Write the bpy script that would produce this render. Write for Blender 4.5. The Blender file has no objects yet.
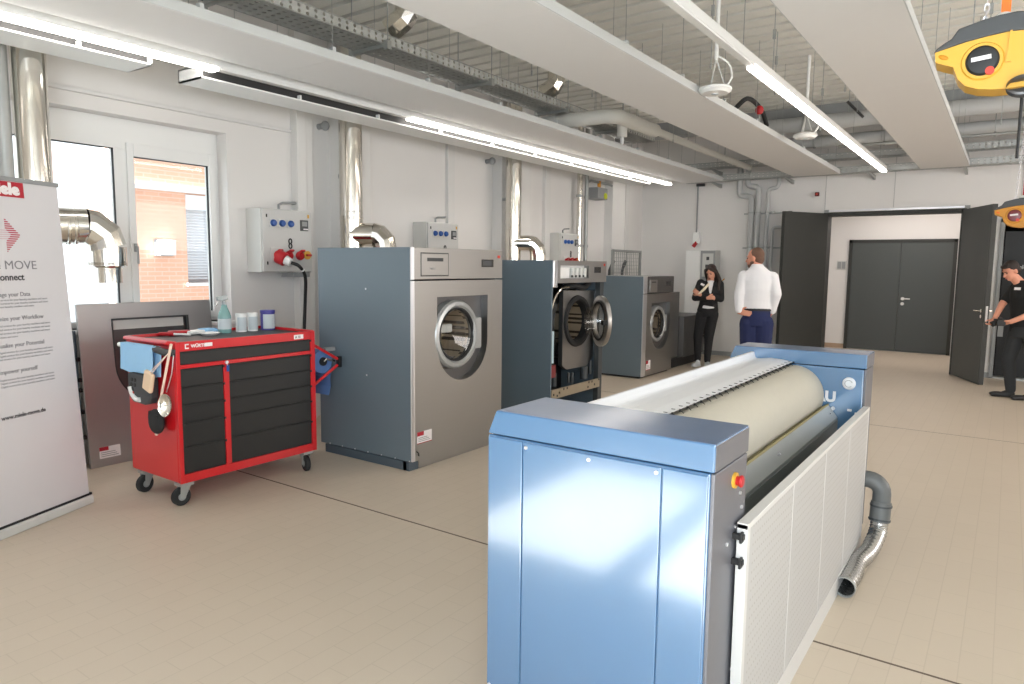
import bpy, bmesh, math, random
from mathutils import Vector, Matrix, Euler
random.seed(7)
S = bpy.context.scene
C = S.collection
PI = math.pi

# ------------------------------------------------------------------ camera, sky, lights, exposure
cam_data = bpy.data.cameras.new('camera')
cam_data.sensor_width = 36.0
cam_data.lens = 703.063 * 36.0 / 1024.0
cam_data.clip_start = 0.05
cam_data.clip_end = 400
cam = bpy.data.objects.new('camera', cam_data)
C.objects.link(cam)
R_ = Vector((0.81690448, 0.57668031, 0.01033877))
U_ = Vector((-0.07094282, 0.08267364, 0.99404838))
F_ = Vector((-0.57239338, 0.81277604, -0.1084478))
cam.matrix_world = Matrix(((R_.x, U_.x, -F_.x, 0), (R_.y, U_.y, -F_.y, 0), (R_.z, U_.z, -F_.z, 1.62), (0, 0, 0, 1)))
S.camera = cam

world = bpy.data.worlds.new('sky')
S.world = world
world.use_nodes = True
wb = world.node_tree.nodes['Background']
wb.inputs['Color'].default_value = (0.92, 0.96, 1.0, 1)
wb.inputs['Strength'].default_value = 1.8

def lamp(name, kind, loc, rot, energy, color=(1, 1, 1), size=None, angle=None):
    d = bpy.data.lights.new(name, kind)
    d.energy = energy
    d.color = color
    if kind == 'AREA':
        d.shape = 'RECTANGLE'
        d.size, d.size_y = size
    if angle:
        d.angle = angle
    o = bpy.data.objects.new(name, d)
    C.objects.link(o)
    o.location = loc
    o.rotation_euler = rot
    return o

# sun comes through the windows behind the camera
sdir = Vector((0.015, 0.74, -0.66)).normalized()
lamp('sun', 'SUN', (0, -10, 10), sdir.to_track_quat('-Z', 'Y').to_euler(), 52.0, (0.80, 0.91, 1.0), angle=math.radians(1.5))
# added area fill at the unseen right and rear openings, in place of daylight
lamp('fill_right_near', 'AREA', (4.85, 1.5, 2.1), (0, math.radians(90), 0), 16, (0.9, 0.96, 1.0), (1.9, 6.0))
lamp('fill_right_far', 'AREA', (4.85, 8.6, 2.1), (0, math.radians(90), 0), 185, (1.0, 0.90, 0.82), (1.9, 6.0))
lamp('fill_rear', 'AREA', (1.7, -2.1, 1.95), (math.radians(90), 0, 0), 250, (0.78, 0.90, 1.0), (3.8, 1.9))
lamp('corridor_light', 'AREA', (-1.2, 14.3, 3.0), (0, 0, 0), 46, (1.0, 0.93, 0.88), (2.4, 1.6))

vs = S.view_settings
S.display_settings.display_device = 'sRGB'
vs.view_transform = 'Standard'
vs.look = 'None'
vs.exposure = 0.0
vs.gamma = 1.0
vs.use_curve_mapping = False

# ------------------------------------------------------------------ materials
def lin(c):
    out = []
    for v in c:
        v = v / 255.0
        out.append(v / 12.92 if v <= 0.04045 else ((v + 0.055) / 1.055) ** 2.4)
    return tuple(out) + (1.0,)

def mat(name, rgb, rough=0.5, metal=0.0, coat=0.0, emit=None, estr=0.0, trans=0.0, ior=None, spec=None, noise=0.0, nscale=8.0, stretch=None, alpha=None):
    m = bpy.data.materials.new(name)
    m.use_nodes = True
    nt = m.node_tree
    b = nt.nodes['Principled BSDF']
    b.inputs['Base Color'].default_value = lin(rgb)
    b.inputs['Roughness'].default_value = rough
    b.inputs['Metallic'].default_value = metal
    if coat:
        b.inputs['Coat Weight'].default_value = coat
        b.inputs['Coat Roughness'].default_value = 0.12
    if emit:
        b.inputs['Emission Color'].default_value = lin(emit)
        b.inputs['Emission Strength'].default_value = estr
    if trans:
        b.inputs['Transmission Weight'].default_value = trans
    if ior:
        b.inputs['IOR'].default_value = ior
    if spec is not None:
        b.inputs['Specular IOR Level'].default_value = spec
    if alpha is not None:
        b.inputs['Alpha'].default_value = alpha
    tc = nt.nodes.new('ShaderNodeTexCoord')
    mp = nt.nodes.new('ShaderNodeMapping')
    nz = nt.nodes.new('ShaderNodeTexNoise')
    nt.links.new(tc.outputs['Object'], mp.inputs['Vector'])
    nt.links.new(mp.outputs['Vector'], nz.inputs['Vector'])
    if stretch:
        mp.inputs['Scale'].default_value = stretch
    nz.inputs['Scale'].default_value = nscale
    nz.inputs['Detail'].default_value = 3
    mr = nt.nodes.new('ShaderNodeMapRange')
    mr.inputs['To Min'].default_value = max(0.0, rough - 0.04 - noise * 0.5)
    mr.inputs['To Max'].default_value = min(1.0, rough + 0.04 + noise * 0.5)
    nt.links.new(nz.outputs['Fac'], mr.inputs['Value'])
    nt.links.new(mr.outputs['Result'], b.inputs['Roughness'])
    if noise:
        mx = nt.nodes.new('ShaderNodeMix')
        mx.data_type = 'RGBA'
        c = lin(rgb)
        mx.inputs['A'].default_value = tuple(v * (1 - noise) for v in c[:3]) + (1,)
        mx.inputs['B'].default_value = tuple(min(1, v * (1 + noise)) for v in c[:3]) + (1,)
        nt.links.new(nz.outputs['Fac'], mx.inputs['Factor'])
        nt.links.new(mx.outputs['Result'], b.inputs['Base Color'])
    return m

M = {}
M['wall'] = mat('white_wall_paint', (226, 223, 220), 0.85, noise=0.02, nscale=2)
M['wallcool'] = mat('white_window_frame', (232, 232, 230), 0.5)
M['ceil'] = mat('deck_grey_white', (224, 222, 214), 0.6, noise=0.03, nscale=3)
M['pillar'] = mat('pillar_white', (222, 220, 217), 0.85)
M['baffle'] = mat('baffle_white', (226, 225, 224), 0.8, noise=0.01)
M['baffle_edge'] = mat('baffle_edge_grey', (196, 198, 197), 0.7)
M['lampbody'] = mat('lamp_white_body', (228, 228, 226), 0.45)
M['lampglow'] = mat('lamp_diffuser', (255, 255, 255), 0.4, emit=(255, 248, 240), estr=15.0)
M['dark'] = mat('dark_slot', (52, 52, 52), 0.7)
M['galv'] = mat('galvanized_steel', (166, 168, 166), 0.45, 0.5, noise=0.1, nscale=20)
M['chrome'] = mat('polished_duct_steel', (226, 222, 214), 0.13, 1.0, noise=0.03, nscale=5)
M['inox'] = mat('brushed_stainless', (166, 165, 163), 0.36, 1.0, noise=0.03, nscale=3, stretch=(1, 1, 30))
M['inoxs'] = mat('satin_stainless', (184, 182, 182), 0.5, 0.9)
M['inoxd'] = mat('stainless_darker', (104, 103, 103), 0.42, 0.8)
M['inoxb'] = mat('bright_stainless_edge', (226, 226, 230), 0.3, 0.9)
M['slate'] = mat('slate_blue_panel', (104, 118, 128), 0.36, 0.1, noise=0.03, nscale=2)
M['slated'] = mat('slate_plinth', (70, 82, 92), 0.5)
M['blue'] = mat('machine_blue_lacquer', (78, 120, 160), 0.25, 0.0, coat=1.0, spec=0.8, noise=0.01)
M['blue'].node_tree.nodes['Principled BSDF'].inputs['Coat IOR'].default_value = 1.9
M['bluetop'] = mat('machine_blue_top', (84, 110, 146), 0.3, 0.1, coat=0.6)
M['greypan'] = mat('machine_grey_panel', (112, 112, 118), 0.4, 0.3)
M['roller'] = mat('roller_cloth_cream', (192, 186, 172), 0.9, noise=0.04, nscale=40)
M['sheetedge'] = mat('sheet_edge_white', (206, 204, 201), 0.45)
M['white'] = mat('white_sheet_steel', (222, 223, 226), 0.35)
M['whitep'] = mat('white_plastic', (236, 236, 234), 0.45)
M['beam'] = mat('grey_beam', (150, 155, 156), 0.4, 0.3)
M['beamd'] = mat('dark_grey_steel', (66, 70, 72), 0.5, 0.2)
M['black'] = mat('black_plastic', (26, 26, 27), 0.5)
M['rubber'] = mat('black_rubber', (34, 35, 36), 0.75)
M['drawer'] = mat('black_drawer_paint', (34, 34, 34), 0.45)
M['red'] = mat('red_lacquer', (205, 26, 34), 0.3, coat=0.4)
M['redp'] = mat('red_plastic', (180, 30, 38), 0.4)
M['yellow'] = mat('yellow_plastic', (216, 166, 58), 0.4)
M['yellowd'] = mat('orange_yellow_plastic', (206, 140, 24), 0.45)
M['orange'] = mat('orange_strap', (238, 120, 40), 0.6)
M['charcoal'] = mat('charcoal_plastic', (66, 68, 70), 0.5)
M['door'] = mat('anthracite_door', (74, 78, 77), 0.5, noise=0.03, nscale=2)
M['doord'] = mat('anthracite_door_dark', (48, 49, 46), 0.55)
M['cabinet'] = mat('light_grey_cabinet', (206, 206, 202), 0.5)
M['cabinetd'] = mat('mid_grey_enamel', (150, 152, 152), 0.5)
M['pipe'] = mat('grey_insulated_pipe', (184, 185, 184), 0.55)
M['whitepipe'] = mat('white_insulated_pipe', (206, 205, 200), 0.7)
M['socketblue'] = mat('socket_blue', (30, 78, 150), 0.4)
M['purple'] = mat('violet_lid', (62, 58, 140), 0.4)
M['bluecloth'] = mat('light_blue_cloth', (156, 202, 238), 0.85, noise=0.04, nscale=30)
M['bluepaper'] = mat('blue_paper_roll', (90, 124, 178), 0.85)
M['mint'] = mat('mint_bottle', (150, 196, 194), 0.2, trans=0.35)
M['clear'] = mat('clear_plastic', (220, 228, 228), 0.15, trans=0.6)
M['label'] = mat('label_grey', (196, 204, 208), 0.6)
M['sponge'] = mat('beige_sponge', (234, 206, 174), 0.9)
M['wood'] = mat('pale_wood_stick', (244, 218, 200), 0.6)
M['banner'] = mat('banner_film', (214, 211, 213), 0.45, noise=0.01)
M['ink'] = mat('banner_ink_grey', (132, 130, 134), 0.6)
M['inkl'] = mat('banner_ink_pale', (160, 158, 162), 0.6)
M['inkd'] = mat('banner_ink_dark', (60, 58, 62), 0.6)
M['logored'] = mat('logo_red', (176, 30, 48), 0.5)
M['stripe'] = mat('stripe_red', (184, 62, 82), 0.5)
M['stripel'] = mat('stripe_pale', (206, 180, 186), 0.5)
M['skin'] = mat('skin', (212, 152, 126), 0.55, noise=0.05, nscale=20)
M['skinr'] = mat('skin_tanned', (214, 148, 122), 0.55, noise=0.05, nscale=20)
M['hair'] = mat('dark_brown_hair', (44, 32, 28), 0.55, noise=0.2, nscale=60, stretch=(1, 1, 0.1))
M['hairb'] = mat('brown_short_hair', (104, 74, 58), 0.7, noise=0.2, nscale=60)
M['hairk'] = mat('black_brown_hair', (42, 32, 28), 0.7, noise=0.2, nscale=60)
M['suit'] = mat('black_suit_cloth', (30, 30, 32), 0.9, noise=0.1, nscale=30)
M['shirt'] = mat('white_shirt_cloth', (232, 230, 232), 0.85, noise=0.02, nscale=10)
M['navy'] = mat('navy_trousers', (34, 42, 82), 0.9, noise=0.08, nscale=30)
M['polo'] = mat('black_polo', (27, 28, 28), 0.9, noise=0.1, nscale=30)
M['trouser'] = mat('dark_grey_trousers', (48, 50, 52), 0.9, noise=0.1, nscale=30)
M['shoe'] = mat('light_grey_sneaker', (196, 200, 202), 0.7)
M['scarf'] = mat('cream_paper', (228, 216, 190), 0.7)
M['eye'] = mat('eye_dark', (40, 30, 28), 0.2)
M['lip'] = mat('lip', (172, 92, 86), 0.5)
M['belt'] = mat('belt_black', (24, 22, 24), 0.5)
M['sill'] = mat('threshold_aluminium', (180, 180, 176), 0.35, 0.8)
M['hose'] = mat('grey_pvc_elbow', (96, 98, 98), 0.45)
M['flex'] = mat('flexible_aluminium_hose', (186, 186, 184), 0.25, 0.9, noise=0.05, nscale=60)
M['voidb'] = mat('unlit_room_black', (16, 16, 17), 0.9)
M['outwhite'] = mat('outside_white_render', (236, 236, 234), 0.8)
M['blind'] = mat('white_venetian_blind', (238, 240, 244), 0.6)
M['lens'] = mat('drum_dark', (40, 40, 40), 0.35, 0.4)
M['gasket'] = mat('black_gasket', (30, 30, 31), 0.6)
M['display'] = mat('display_black', (40, 40, 42), 0.25)
M['stickw'] = mat('sticker_white', (238, 232, 232), 0.5)
M['led'] = mat('red_button', (210, 60, 40), 0.4)
M['crossbar'] = mat('zinc_crossbar', (172, 160, 140), 0.4, 0.6)
M['drum'] = mat('perforated_drum_steel', (150, 140, 124), 0.3, 0.9)

# window glass: clear pane that lets daylight straight through
def glass(name, tint, gl):
    m = bpy.data.materials.new(name)
    m.use_nodes = True
    nt = m.node_tree
    nt.nodes.remove(nt.nodes['Principled BSDF'])
    t = nt.nodes.new('ShaderNodeBsdfTransparent')
    t.inputs['Color'].default_value = tint
    g = nt.nodes.new('ShaderNodeBsdfGlossy')
    g.inputs['Roughness'].default_value = 0.03
    mx = nt.nodes.new('ShaderNodeMixShader')
    mx.inputs['Fac'].default_value = gl
    nt.links.new(t.outputs[0], mx.inputs[1])
    nt.links.new(g.outputs[0], mx.inputs[2])
    nt.links.new(mx.outputs[0], nt.nodes['Material Output'].inputs['Surface'])
    return m
M['pane'] = glass('window_pane', (0.97, 0.98, 0.98, 1), 0.015)
M['doorglass'] = glass('washer_door_glass', (0.9, 0.9, 0.89, 1), 0.08)

# brick facade and floor tiles
def brick(name, c1, c2, mortar, bw, bh, ms, plane, rough, offset=0.5, bump=0.0, spec=0.5, big=0.0):
    m = bpy.data.materials.new(name)
    m.use_nodes = True
    nt = m.node_tree
    b = nt.nodes['Principled BSDF']
    tc = nt.nodes.new('ShaderNodeTexCoord')
    sep = nt.nodes.new('ShaderNodeSeparateXYZ')
    cmb = nt.nodes.new('ShaderNodeCombineXYZ')
    nt.links.new(tc.outputs['Object'], sep.inputs[0])
    nt.links.new(sep.outputs[plane[0]], cmb.inputs[0])
    nt.links.new(sep.outputs[plane[1]], cmb.inputs[1])
    br = nt.nodes.new('ShaderNodeTexBrick')
    br.inputs['Color1'].default_value = lin(c1)
    br.inputs['Color2'].default_value = lin(c2)
    br.inputs['Mortar'].default_value = lin(mortar)
    br.inputs['Scale'].default_value = 1.0
    br.inputs['Brick Width'].default_value = bw
    br.inputs['Row Height'].default_value = bh
    br.inputs['Mortar Size'].default_value = ms
    br.offset = offset
    nt.links.new(cmb.outputs[0], br.inputs['Vector'])
    col = br.outputs['Color']
    if big:
        nz = nt.nodes.new('ShaderNodeTexNoise')
        nz.inputs['Scale'].default_value = 0.9
        nz.inputs['Detail'].default_value = 4
        nt.links.new(tc.outputs['Object'], nz.inputs['Vector'])
        mr = nt.nodes.new('ShaderNodeMapRange')
        mr.inputs['To Min'].default_value = 1 - big
        mr.inputs['To Max'].default_value = 1 + big
        nt.links.new(nz.outputs['Fac'], mr.inputs['Value'])
        mx = nt.nodes.new('ShaderNodeMix')
        mx.data_type = 'RGBA'
        mx.blend_type = 'MULTIPLY'
        mx.inputs['Factor'].default_value = 1
        nt.links.new(col, mx.inputs['A'])
        nt.links.new(mr.outputs['Result'], mx.inputs['B'])
        col = mx.outputs['Result']
        mr2 = nt.nodes.new('ShaderNodeMapRange')
        mr2.inputs['To Min'].default_value = rough - 0.08
        mr2.inputs['To Max'].default_value = rough + 0.08
        nt.links.new(nz.outputs['Fac'], mr2.inputs['Value'])
        nt.links.new(mr2.outputs['Result'], b.inputs['Roughness'])
    nt.links.new(col, b.inputs['Base Color'])
    b.inputs['Roughness'].default_value = rough
    b.inputs['Specular IOR Level'].default_value = spec
    return m
M['brick'] = brick('orange_brick', (232, 178, 152), (235, 184, 158), (238, 200, 180), 0.25, 0.075, 0.008, (1, 2), 0.9)
M['floor'] = brick('beige_floor_tile', (201, 187, 169), (203, 189, 171), (193, 179, 161), 0.24, 0.115, 0.0022, (1, 0), 0.42, big=0.03)

# sheet with a punched hole grid (real openings: the holes are transparent)
def perforated(name, rgb, plane, pitch, rad, metal=0.0, rough=0.4, hole=None, band=None):
    m = bpy.data.materials.new(name)
    m.use_nodes = True
    nt = m.node_tree
    b = nt.nodes['Principled BSDF']
    b.inputs['Base Color'].default_value = lin(rgb)
    b.inputs['Metallic'].default_value = metal
    b.inputs['Roughness'].default_value = rough
    tc = nt.nodes.new('ShaderNodeTexCoord')
    sep = nt.nodes.new('ShaderNodeSeparateXYZ')
    nt.links.new(tc.outputs['Object'], sep.inputs[0])
    def mth(op, a, bb=None):
        n = nt.nodes.new('ShaderNodeMath')
        n.operation = op
        for i, v in enumerate((a, bb)):
            if v is None:
                continue
            if isinstance(v, (int, float)):
                n.inputs[i].default_value = v
            else:
                nt.links.new(v, n.inputs[i])
        return n.outputs[0]
    s = []
    for k, ax in enumerate(plane):
        f = mth('FRACT', mth('DIVIDE', sep.outputs[ax], pitch[k]))
        s.append(mth('MULTIPLY', mth('SUBTRACT', f, 0.5), pitch[k]))
    d = mth('SQRT', mth('ADD', mth('MULTIPLY', s[0], s[0]), mth('MULTIPLY', s[1], s[1])))
    mask = mth('GREATER_THAN', d, rad)
    if band:
        f = mth('FRACT', mth('DIVIDE', sep.outputs[band[0]], band[1]))
        solid = mth('LESS_THAN', f, band[2])
        mask = mth('MAXIMUM', mask, solid)
    if hole:
        mx = nt.nodes.new('ShaderNodeMix')
        mx.data_type = 'RGBA'
        mx.inputs['A'].default_value = lin(hole)
        mx.inputs['B'].default_value = lin(rgb)
        nt.links.new(mask, mx.inputs['Factor'])
        nt.links.new(mx.outputs['Result'], b.inputs['Base Color'])
    else:
        nt.links.new(mask, b.inputs['Alpha'])
    return m
M['trayside'] = perforated('perforated_tray_side', (196, 198, 196), (1, 2), (0.075, 0.04), 0.014, 0.3, 0.4)
M['traybase'] = perforated('perforated_tray_base', (178, 180, 178), (1, 0), (0.075, 0.066), 0.018, 0.3, 0.45)
M['traysidex'] = perforated('perforated_tray_side_across', (190, 192, 190), (0, 2), (0.075, 0.04), 0.014, 0.3, 0.4)
M['traybasex'] = perforated('perforated_tray_base_across', (178, 180, 178), (1, 0), (0.075, 0.06), 0.018, 0.3, 0.45)
M['punched'] = perforated('white_punched_sheet', (182, 180, 178), (1, 2), (0.024, 0.03), 0.0042, 0.0, 0.5, hole=(160, 155, 150), band=(1, 0.56, 0.12))
M['drumhole'] = perforated('drum_with_holes', (206, 190, 166), (1, 2), (0.05, 0.05), 0.015, 0.6, 0.35, hole=(84, 74, 62))

# ------------------------------------------------------------------ mesh builder
ORG = {}

class MB:
    def __init__(s):
        s.bm = bmesh.new()

    def box(s, x0, x1, y0, y1, z0, z1):
        v = [s.bm.verts.new((x, y, z)) for z in (z0, z1) for x, y in ((x0, y0), (x1, y0), (x1, y1), (x0, y1))]
        for f in ((3, 2, 1, 0), (4, 5, 6, 7), (0, 1, 5, 4), (1, 2, 6, 5), (2, 3, 7, 6), (3, 0, 4, 7)):
            s.bm.faces.new([v[i] for i in f])
        return s

    def obox(s, c, size, rot=(0, 0, 0)):
        m = Matrix.Translation(c) @ Euler(rot).to_matrix().to_4x4()
        hx, hy, hz = (a / 2 for a in size)
        v = [s.bm.verts.new(m @ Vector((x * hx, y * hy, z * hz))) for z in (-1, 1) for x, y in ((-1, -1), (1, -1), (1, 1), (-1, 1))]
        for f in ((3, 2, 1, 0), (4, 5, 6, 7), (0, 1, 5, 4), (1, 2, 6, 5), (2, 3, 7, 6), (3, 0, 4, 7)):
            s.bm.faces.new([v[i] for i in f])
        return s

    def hull8(s, a, b):
        # two matching quads joined into a solid
        va = [s.bm.verts.new(p) for p in a]
        vb = [s.bm.verts.new(p) for p in b]
        n = len(va)
        s.bm.faces.new(va[::-1])
        s.bm.faces.new(vb)
        for i in range(n):
            s.bm.faces.new((va[i], va[(i + 1) % n], vb[(i + 1) % n], vb[i]))
        return s

    def prism(s, pts, axis, a, b):
        def P(u, v, w):
            return {'x': (w, u, v), 'y': (u, w, v), 'z': (u, v, w)}[axis]
        return s.hull8([P(u, v, a) for u, v in pts], [P(u, v, b) for u, v in pts])

    def cyl(s, p0, p1, r0, r1=None, seg=24, caps=True):
        return s.tube([p0, p1], [r0, r0 if r1 is None else r1], seg, caps)

    def tube(s, path, r, seg=12, caps=True, closed=False):
        path = [Vector(p) for p in path]
        n = len(path)
        rr = r if isinstance(r, (list, tuple)) else [r] * n
        rings = []
        up = None
        for i, p in enumerate(path):
            if closed:
                t = path[(i + 1) % n] - path[i - 1]
            else:
                t = (path[min(i + 1, n - 1)] - path[max(i - 1, 0)])
            if t.length < 1e-9:
                t = Vector((0, 0, 1))
            t.normalize()
            if up is None:
                up = Vector((0, 0, 1)) if abs(t.z) < 0.9 else Vector((1, 0, 0))
            up = up - t * up.dot(t)
            if up.length < 1e-6:
                up = t.orthogonal()
            up.normalize()
            sd = t.cross(up)
            rings.append([s.bm.verts.new(p + (up * math.cos(2 * PI * k / seg) + sd * math.sin(2 * PI * k / seg)) * rr[i]) for k in range(seg)])
        m = n if closed else n - 1
        for i in range(m):
            a, b = rings[i], rings[(i + 1) % n]
            for k in range(seg):
                s.bm.faces.new((a[k], a[(k + 1) % seg], b[(k + 1) % seg], b[k]))
        if caps and not closed:
            s.bm.faces.new(rings[0][::-1])
            s.bm.faces.new(rings[-1])
        return s

    def lathe(s, prof, o, ax, seg=32, caps=False):
        o = Vector(o)
        ax = Vector(ax).normalized()
        e1 = ax.orthogonal().normalized()
        e2 = ax.cross(e1)
        rings = []
        for r, h in prof:
            rings.append([s.bm.verts.new(o + ax * h + (e1 * math.cos(2 * PI * k / seg) + e2 * math.sin(2 * PI * k / seg)) * max(r, 1e-4)) for k in range(seg)])
        for a, b in zip(rings, rings[1:]):
            for k in range(seg):
                s.bm.faces.new((a[k], a[(k + 1) % seg], b[(k + 1) % seg], b[k]))
        if caps:
            s.bm.faces.new(rings[0][::-1])
            s.bm.faces.new(rings[-1])
        return s

    def ell(s, c, r, rot=(0, 0, 0), seg=16):
        if isinstance(r, (int, float)):
            r = (r, r, r)
        m = Matrix.Translation(c) @ Euler(rot).to_matrix().to_4x4() @ Matrix.Diagonal((r[0], r[1], r[2], 1))
        bmesh.ops.create_uvsphere(s.bm, u_segments=seg, v_segments=max(6, seg // 2), radius=1, matrix=m)
        return s

    def capsule(s, p0, p1, r0, r1, seg=14):
        p0, p1 = Vector(p0), Vector(p1)
        s.tube([p0, p1], [r0, r1], seg)
        s.ell(p0, r0, seg=seg)
        s.ell(p1, r1, seg=seg)
        return s

    def loft(s, rings, seg=24):
        # rings of (cx, cy, cz, rx, ry), stacked
        prev = None
        first = None
        for cx, cy, cz, rx, ry in rings:
            v = [s.bm.verts.new((cx + rx * math.cos(2 * PI * k / seg), cy + ry * math.sin(2 * PI * k / seg), cz)) for k in range(seg)]
            if prev:
                for k in range(seg):
                    s.bm.faces.new((prev[k], prev[(k + 1) % seg], v[(k + 1) % seg], v[k]))
            else:
                first = v
            prev = v
        s.bm.faces.new(first[::-1])
        s.bm.faces.new(prev)
        return s

    def sheet(s, prof, axis, a, b, th):
        # bent sheet: open profile given thickness, extruded along the axis
        n = len(prof)
        off = []
        for i in range(n):
            p = Vector(prof[max(i - 1, 0)])
            q = Vector(prof[min(i + 1, n - 1)])
            d = (q - p).normalized()
            off.append((prof[i][0] - d.y * th, prof[i][1] + d.x * th))
        for i in range(n - 1):
            s.prism([prof[i], prof[i + 1], off[i + 1], off[i]], axis, a, b)
        return s

    def build(s, name, m, parent=None, smooth=False, bevel=0.0, local=False, angle=35, seg=2):
        bmesh.ops.recalc_face_normals(s.bm, faces=s.bm.faces)
        me = bpy.data.meshes.new(name)
        if parent is not None and parent.name in ORG:
            o0 = ORG[parent.name]
        elif parent is not None:
            o0 = Vector((0, 0, 0))
        else:
            xs = [v.co for v in s.bm.verts]
            o0 = Vector(((min(v.x for v in xs) + max(v.x for v in xs)) / 2, (min(v.y for v in xs) + max(v.y for v in xs)) / 2, min(v.z for v in xs)))
        if local:
            o0 = Vector((0, 0, 0))
        bmesh.ops.translate(s.bm, verts=s.bm.verts, vec=-o0)
        s.bm.to_mesh(me)
        s.bm.free()
        if isinstance(m, (list, tuple)):
            for q in m:
                me.materials.append(q)
        else:
            me.materials.append(m)
        if smooth:
            for p in me.polygons:
                p.use_smooth = True
            me.set_sharp_from_angle(angle=math.radians(angle))
        o = bpy.data.objects.new(name, me)
        C.objects.link(o)
        if parent is not None:
            o.parent = parent
        else:
            o.location = o0
        ORG[o.name] = o0.copy()
        if bevel:
            b = o.modifiers.new('bevel', 'BEVEL')
            b.width = bevel
            b.segments = seg
            b.limit_method = 'ANGLE'
            b.angle_limit = math.radians(40)
        return o

def split(b, name, m, parent, smooth=False, bevel=0.0, angle=35):
    # every loose piece becomes a part of its own
    bm = b.bm
    bm.verts.index_update()
    seen = set()
    outs = []
    for v0 in list(bm.verts):
        if v0 in seen:
            continue
        st, isl = [v0], []
        seen.add(v0)
        while st:
            v = st.pop()
            isl.append(v)
            for e in v.link_edges:
                w = e.other_vert(v)
                if w not in seen:
                    seen.add(w)
                    st.append(w)
        nb = MB()
        mp = {v: nb.bm.verts.new(v.co) for v in isl}
        fs_ = set(f for v in isl for f in v.link_faces)
        for f in fs_:
            nb.bm.faces.new([mp[v] for v in f.verts])
        outs.append(nb.build(name, m, parent, smooth, bevel, angle=angle))
    bm.free()
    return outs

def tag(o, label, cat, group=None):
    o['label'] = label
    o['category'] = cat
    if group:
        o['group'] = group
    return o

def thing(name, label, cat, loc, rz=0.0, group=None):
    o = bpy.data.objects.new(name, None)
    C.objects.link(o)
    o.empty_display_size = 0.1
    o.location = loc
    o.rotation_euler = (0, 0, rz)
    ORG[o.name] = Vector(loc)
    return tag(o, label, cat, group)

def struct(o):
    o['kind'] = 'structure'
    return o

def copy_tree(o, parent=None, off=None):
    c = o.copy()
    C.objects.link(c)
    if parent is not None:
        c.parent = parent
    if off is not None:
        c.location = Vector(o.location) + Vector(off)
        ORG[c.name] = ORG[o.name] + Vector(off)
    for ch in list(o.children):
        copy_tree(ch, c)
    return c

FONT_CACHE = {}
def lettering(txt, size, origin, xdir, ydir, m, parent, name='lettering', align='LEFT', extrude=0.0006, bold=0.0, squash=1.0, label=None):
    cu = bpy.data.curves.new('text', 'FONT')
    cu.body = txt
    cu.size = size
    cu.align_x = align
    cu.extrude = extrude
    cu.offset = bold
    cu.resolution_u = 3
    t = bpy.data.objects.new('text', cu)
    C.objects.link(t)
    dg = bpy.context.evaluated_depsgraph_get()
    me = bpy.data.meshes.new_from_object(t.evaluated_get(dg))
    bpy.data.objects.remove(t)
    X = Vector(xdir).normalized()
    Y = Vector(ydir).normalized()
    Z = X.cross(Y)
    mx = Matrix(((X.x * squash, Y.x, Z.x, origin[0]), (X.y * squash, Y.y, Z.y, origin[1]), (X.z * squash, Y.z, Z.z, origin[2]), (0, 0, 0, 1)))
    b = MB()
    b.bm.from_mesh(me)
    bmesh.ops.transform(b.bm, matrix=mx, verts=b.bm.verts)
    return b.build(name, m, parent)

def arc(c, r, a0, a1, n, plane='xz', other=0.0):
    out = []
    for i in range(n + 1):
        a = math.radians(a0 + (a1 - a0) * i / n)
        u, v = c[0] + r * math.cos(a), c[1] + r * math.sin(a)
        out.append({'xz': (u, other, v), 'xy': (u, v, other), 'yz': (other, u, v)}[plane])
    return out

def bez(pts, n=8):
    # Catmull-Rom through the points
    P = [Vector(p) for p in pts]
    out = []
    for i in range(len(P) - 1):
        p0, p1, p2, p3 = P[max(i - 1, 0)], P[i], P[i + 1], P[min(i + 2, len(P) - 1)]
        for k in range(n):
            t = k / n
            out.append(0.5 * ((2 * p1) + (p2 - p0) * t + (2 * p0 - 5 * p1 + 4 * p2 - p3) * t * t + (3 * p1 - p0 - 3 * p2 + p3) * t ** 3))
    out.append(P[-1])
    return out

# ------------------------------------------------------------------ the setting
XW, YB, XR, YR, ZC = -5.94, 12.79, 5.0, -2.2, 4.0
CY1 = 15.68                                     # end wall of the corridor
fl = struct(MB().box(XW - 0.5, XR + 0.4, YR - 0.4, CY1 + 0.3, -0.15, 0.0).build('floor', M['floor']))
jn = MB()
for y, w in ((3.151, 0.006), (8.08, 0.003)):
    jn.box(XW + 0.02, XR - 0.05, y - w, y + w, -0.002, 0.0012)
struct(jn.build('trim_1', mat('floor_joint', (104, 90, 78), 0.8)))

# trapezoidal metal deck, ribs across the room
dk = MB()
prof = []
y = YR - 0.4
while y < CY1 + 0.2:
    prof += [(y, ZC), (y + 0.18, ZC), (y + 0.19, ZC + 0.17), (y + 0.24, ZC + 0.17)]
    y += 0.25
vs_ = [[dk.bm.verts.new((x, p[0], p[1])) for p in prof] for x in (XW - 0.2, XR + 0.3)]
for i in range(len(prof) - 1):
    dk.bm.faces.new((vs_[0][i], vs_[0][i + 1], vs_[1][i + 1], vs_[1][i]))
dk.box(XW - 0.5, XR + 0.4, YR - 0.4, CY1 + 0.3, ZC + 0.18, ZC + 0.32)
struct(dk.build('ceiling', M['ceil']))

# left wall with the window opening
wl = MB()
wy0, wy1, wz0, wz1 = 0.75, 3.867, 1.08, 2.79
wl.box(XW - 0.35, XW, YR - 0.3, wy0, 0, ZC)
wl.box(XW - 0.35, XW, wy1, YB + 0.25, 0, ZC)
wl.box(XW - 0.35, XW, wy0, wy1, 0, wz0)
wl.box(XW - 0.35, XW, wy0, wy1, wz1, ZC)
wl.box(XW - 0.45, XW - 0.3, YR - 0.3, YB + 0.25, ZC - 0.3, ZC + 0.18)
struct(wl.build('wall_left', M['wall']))
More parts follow.
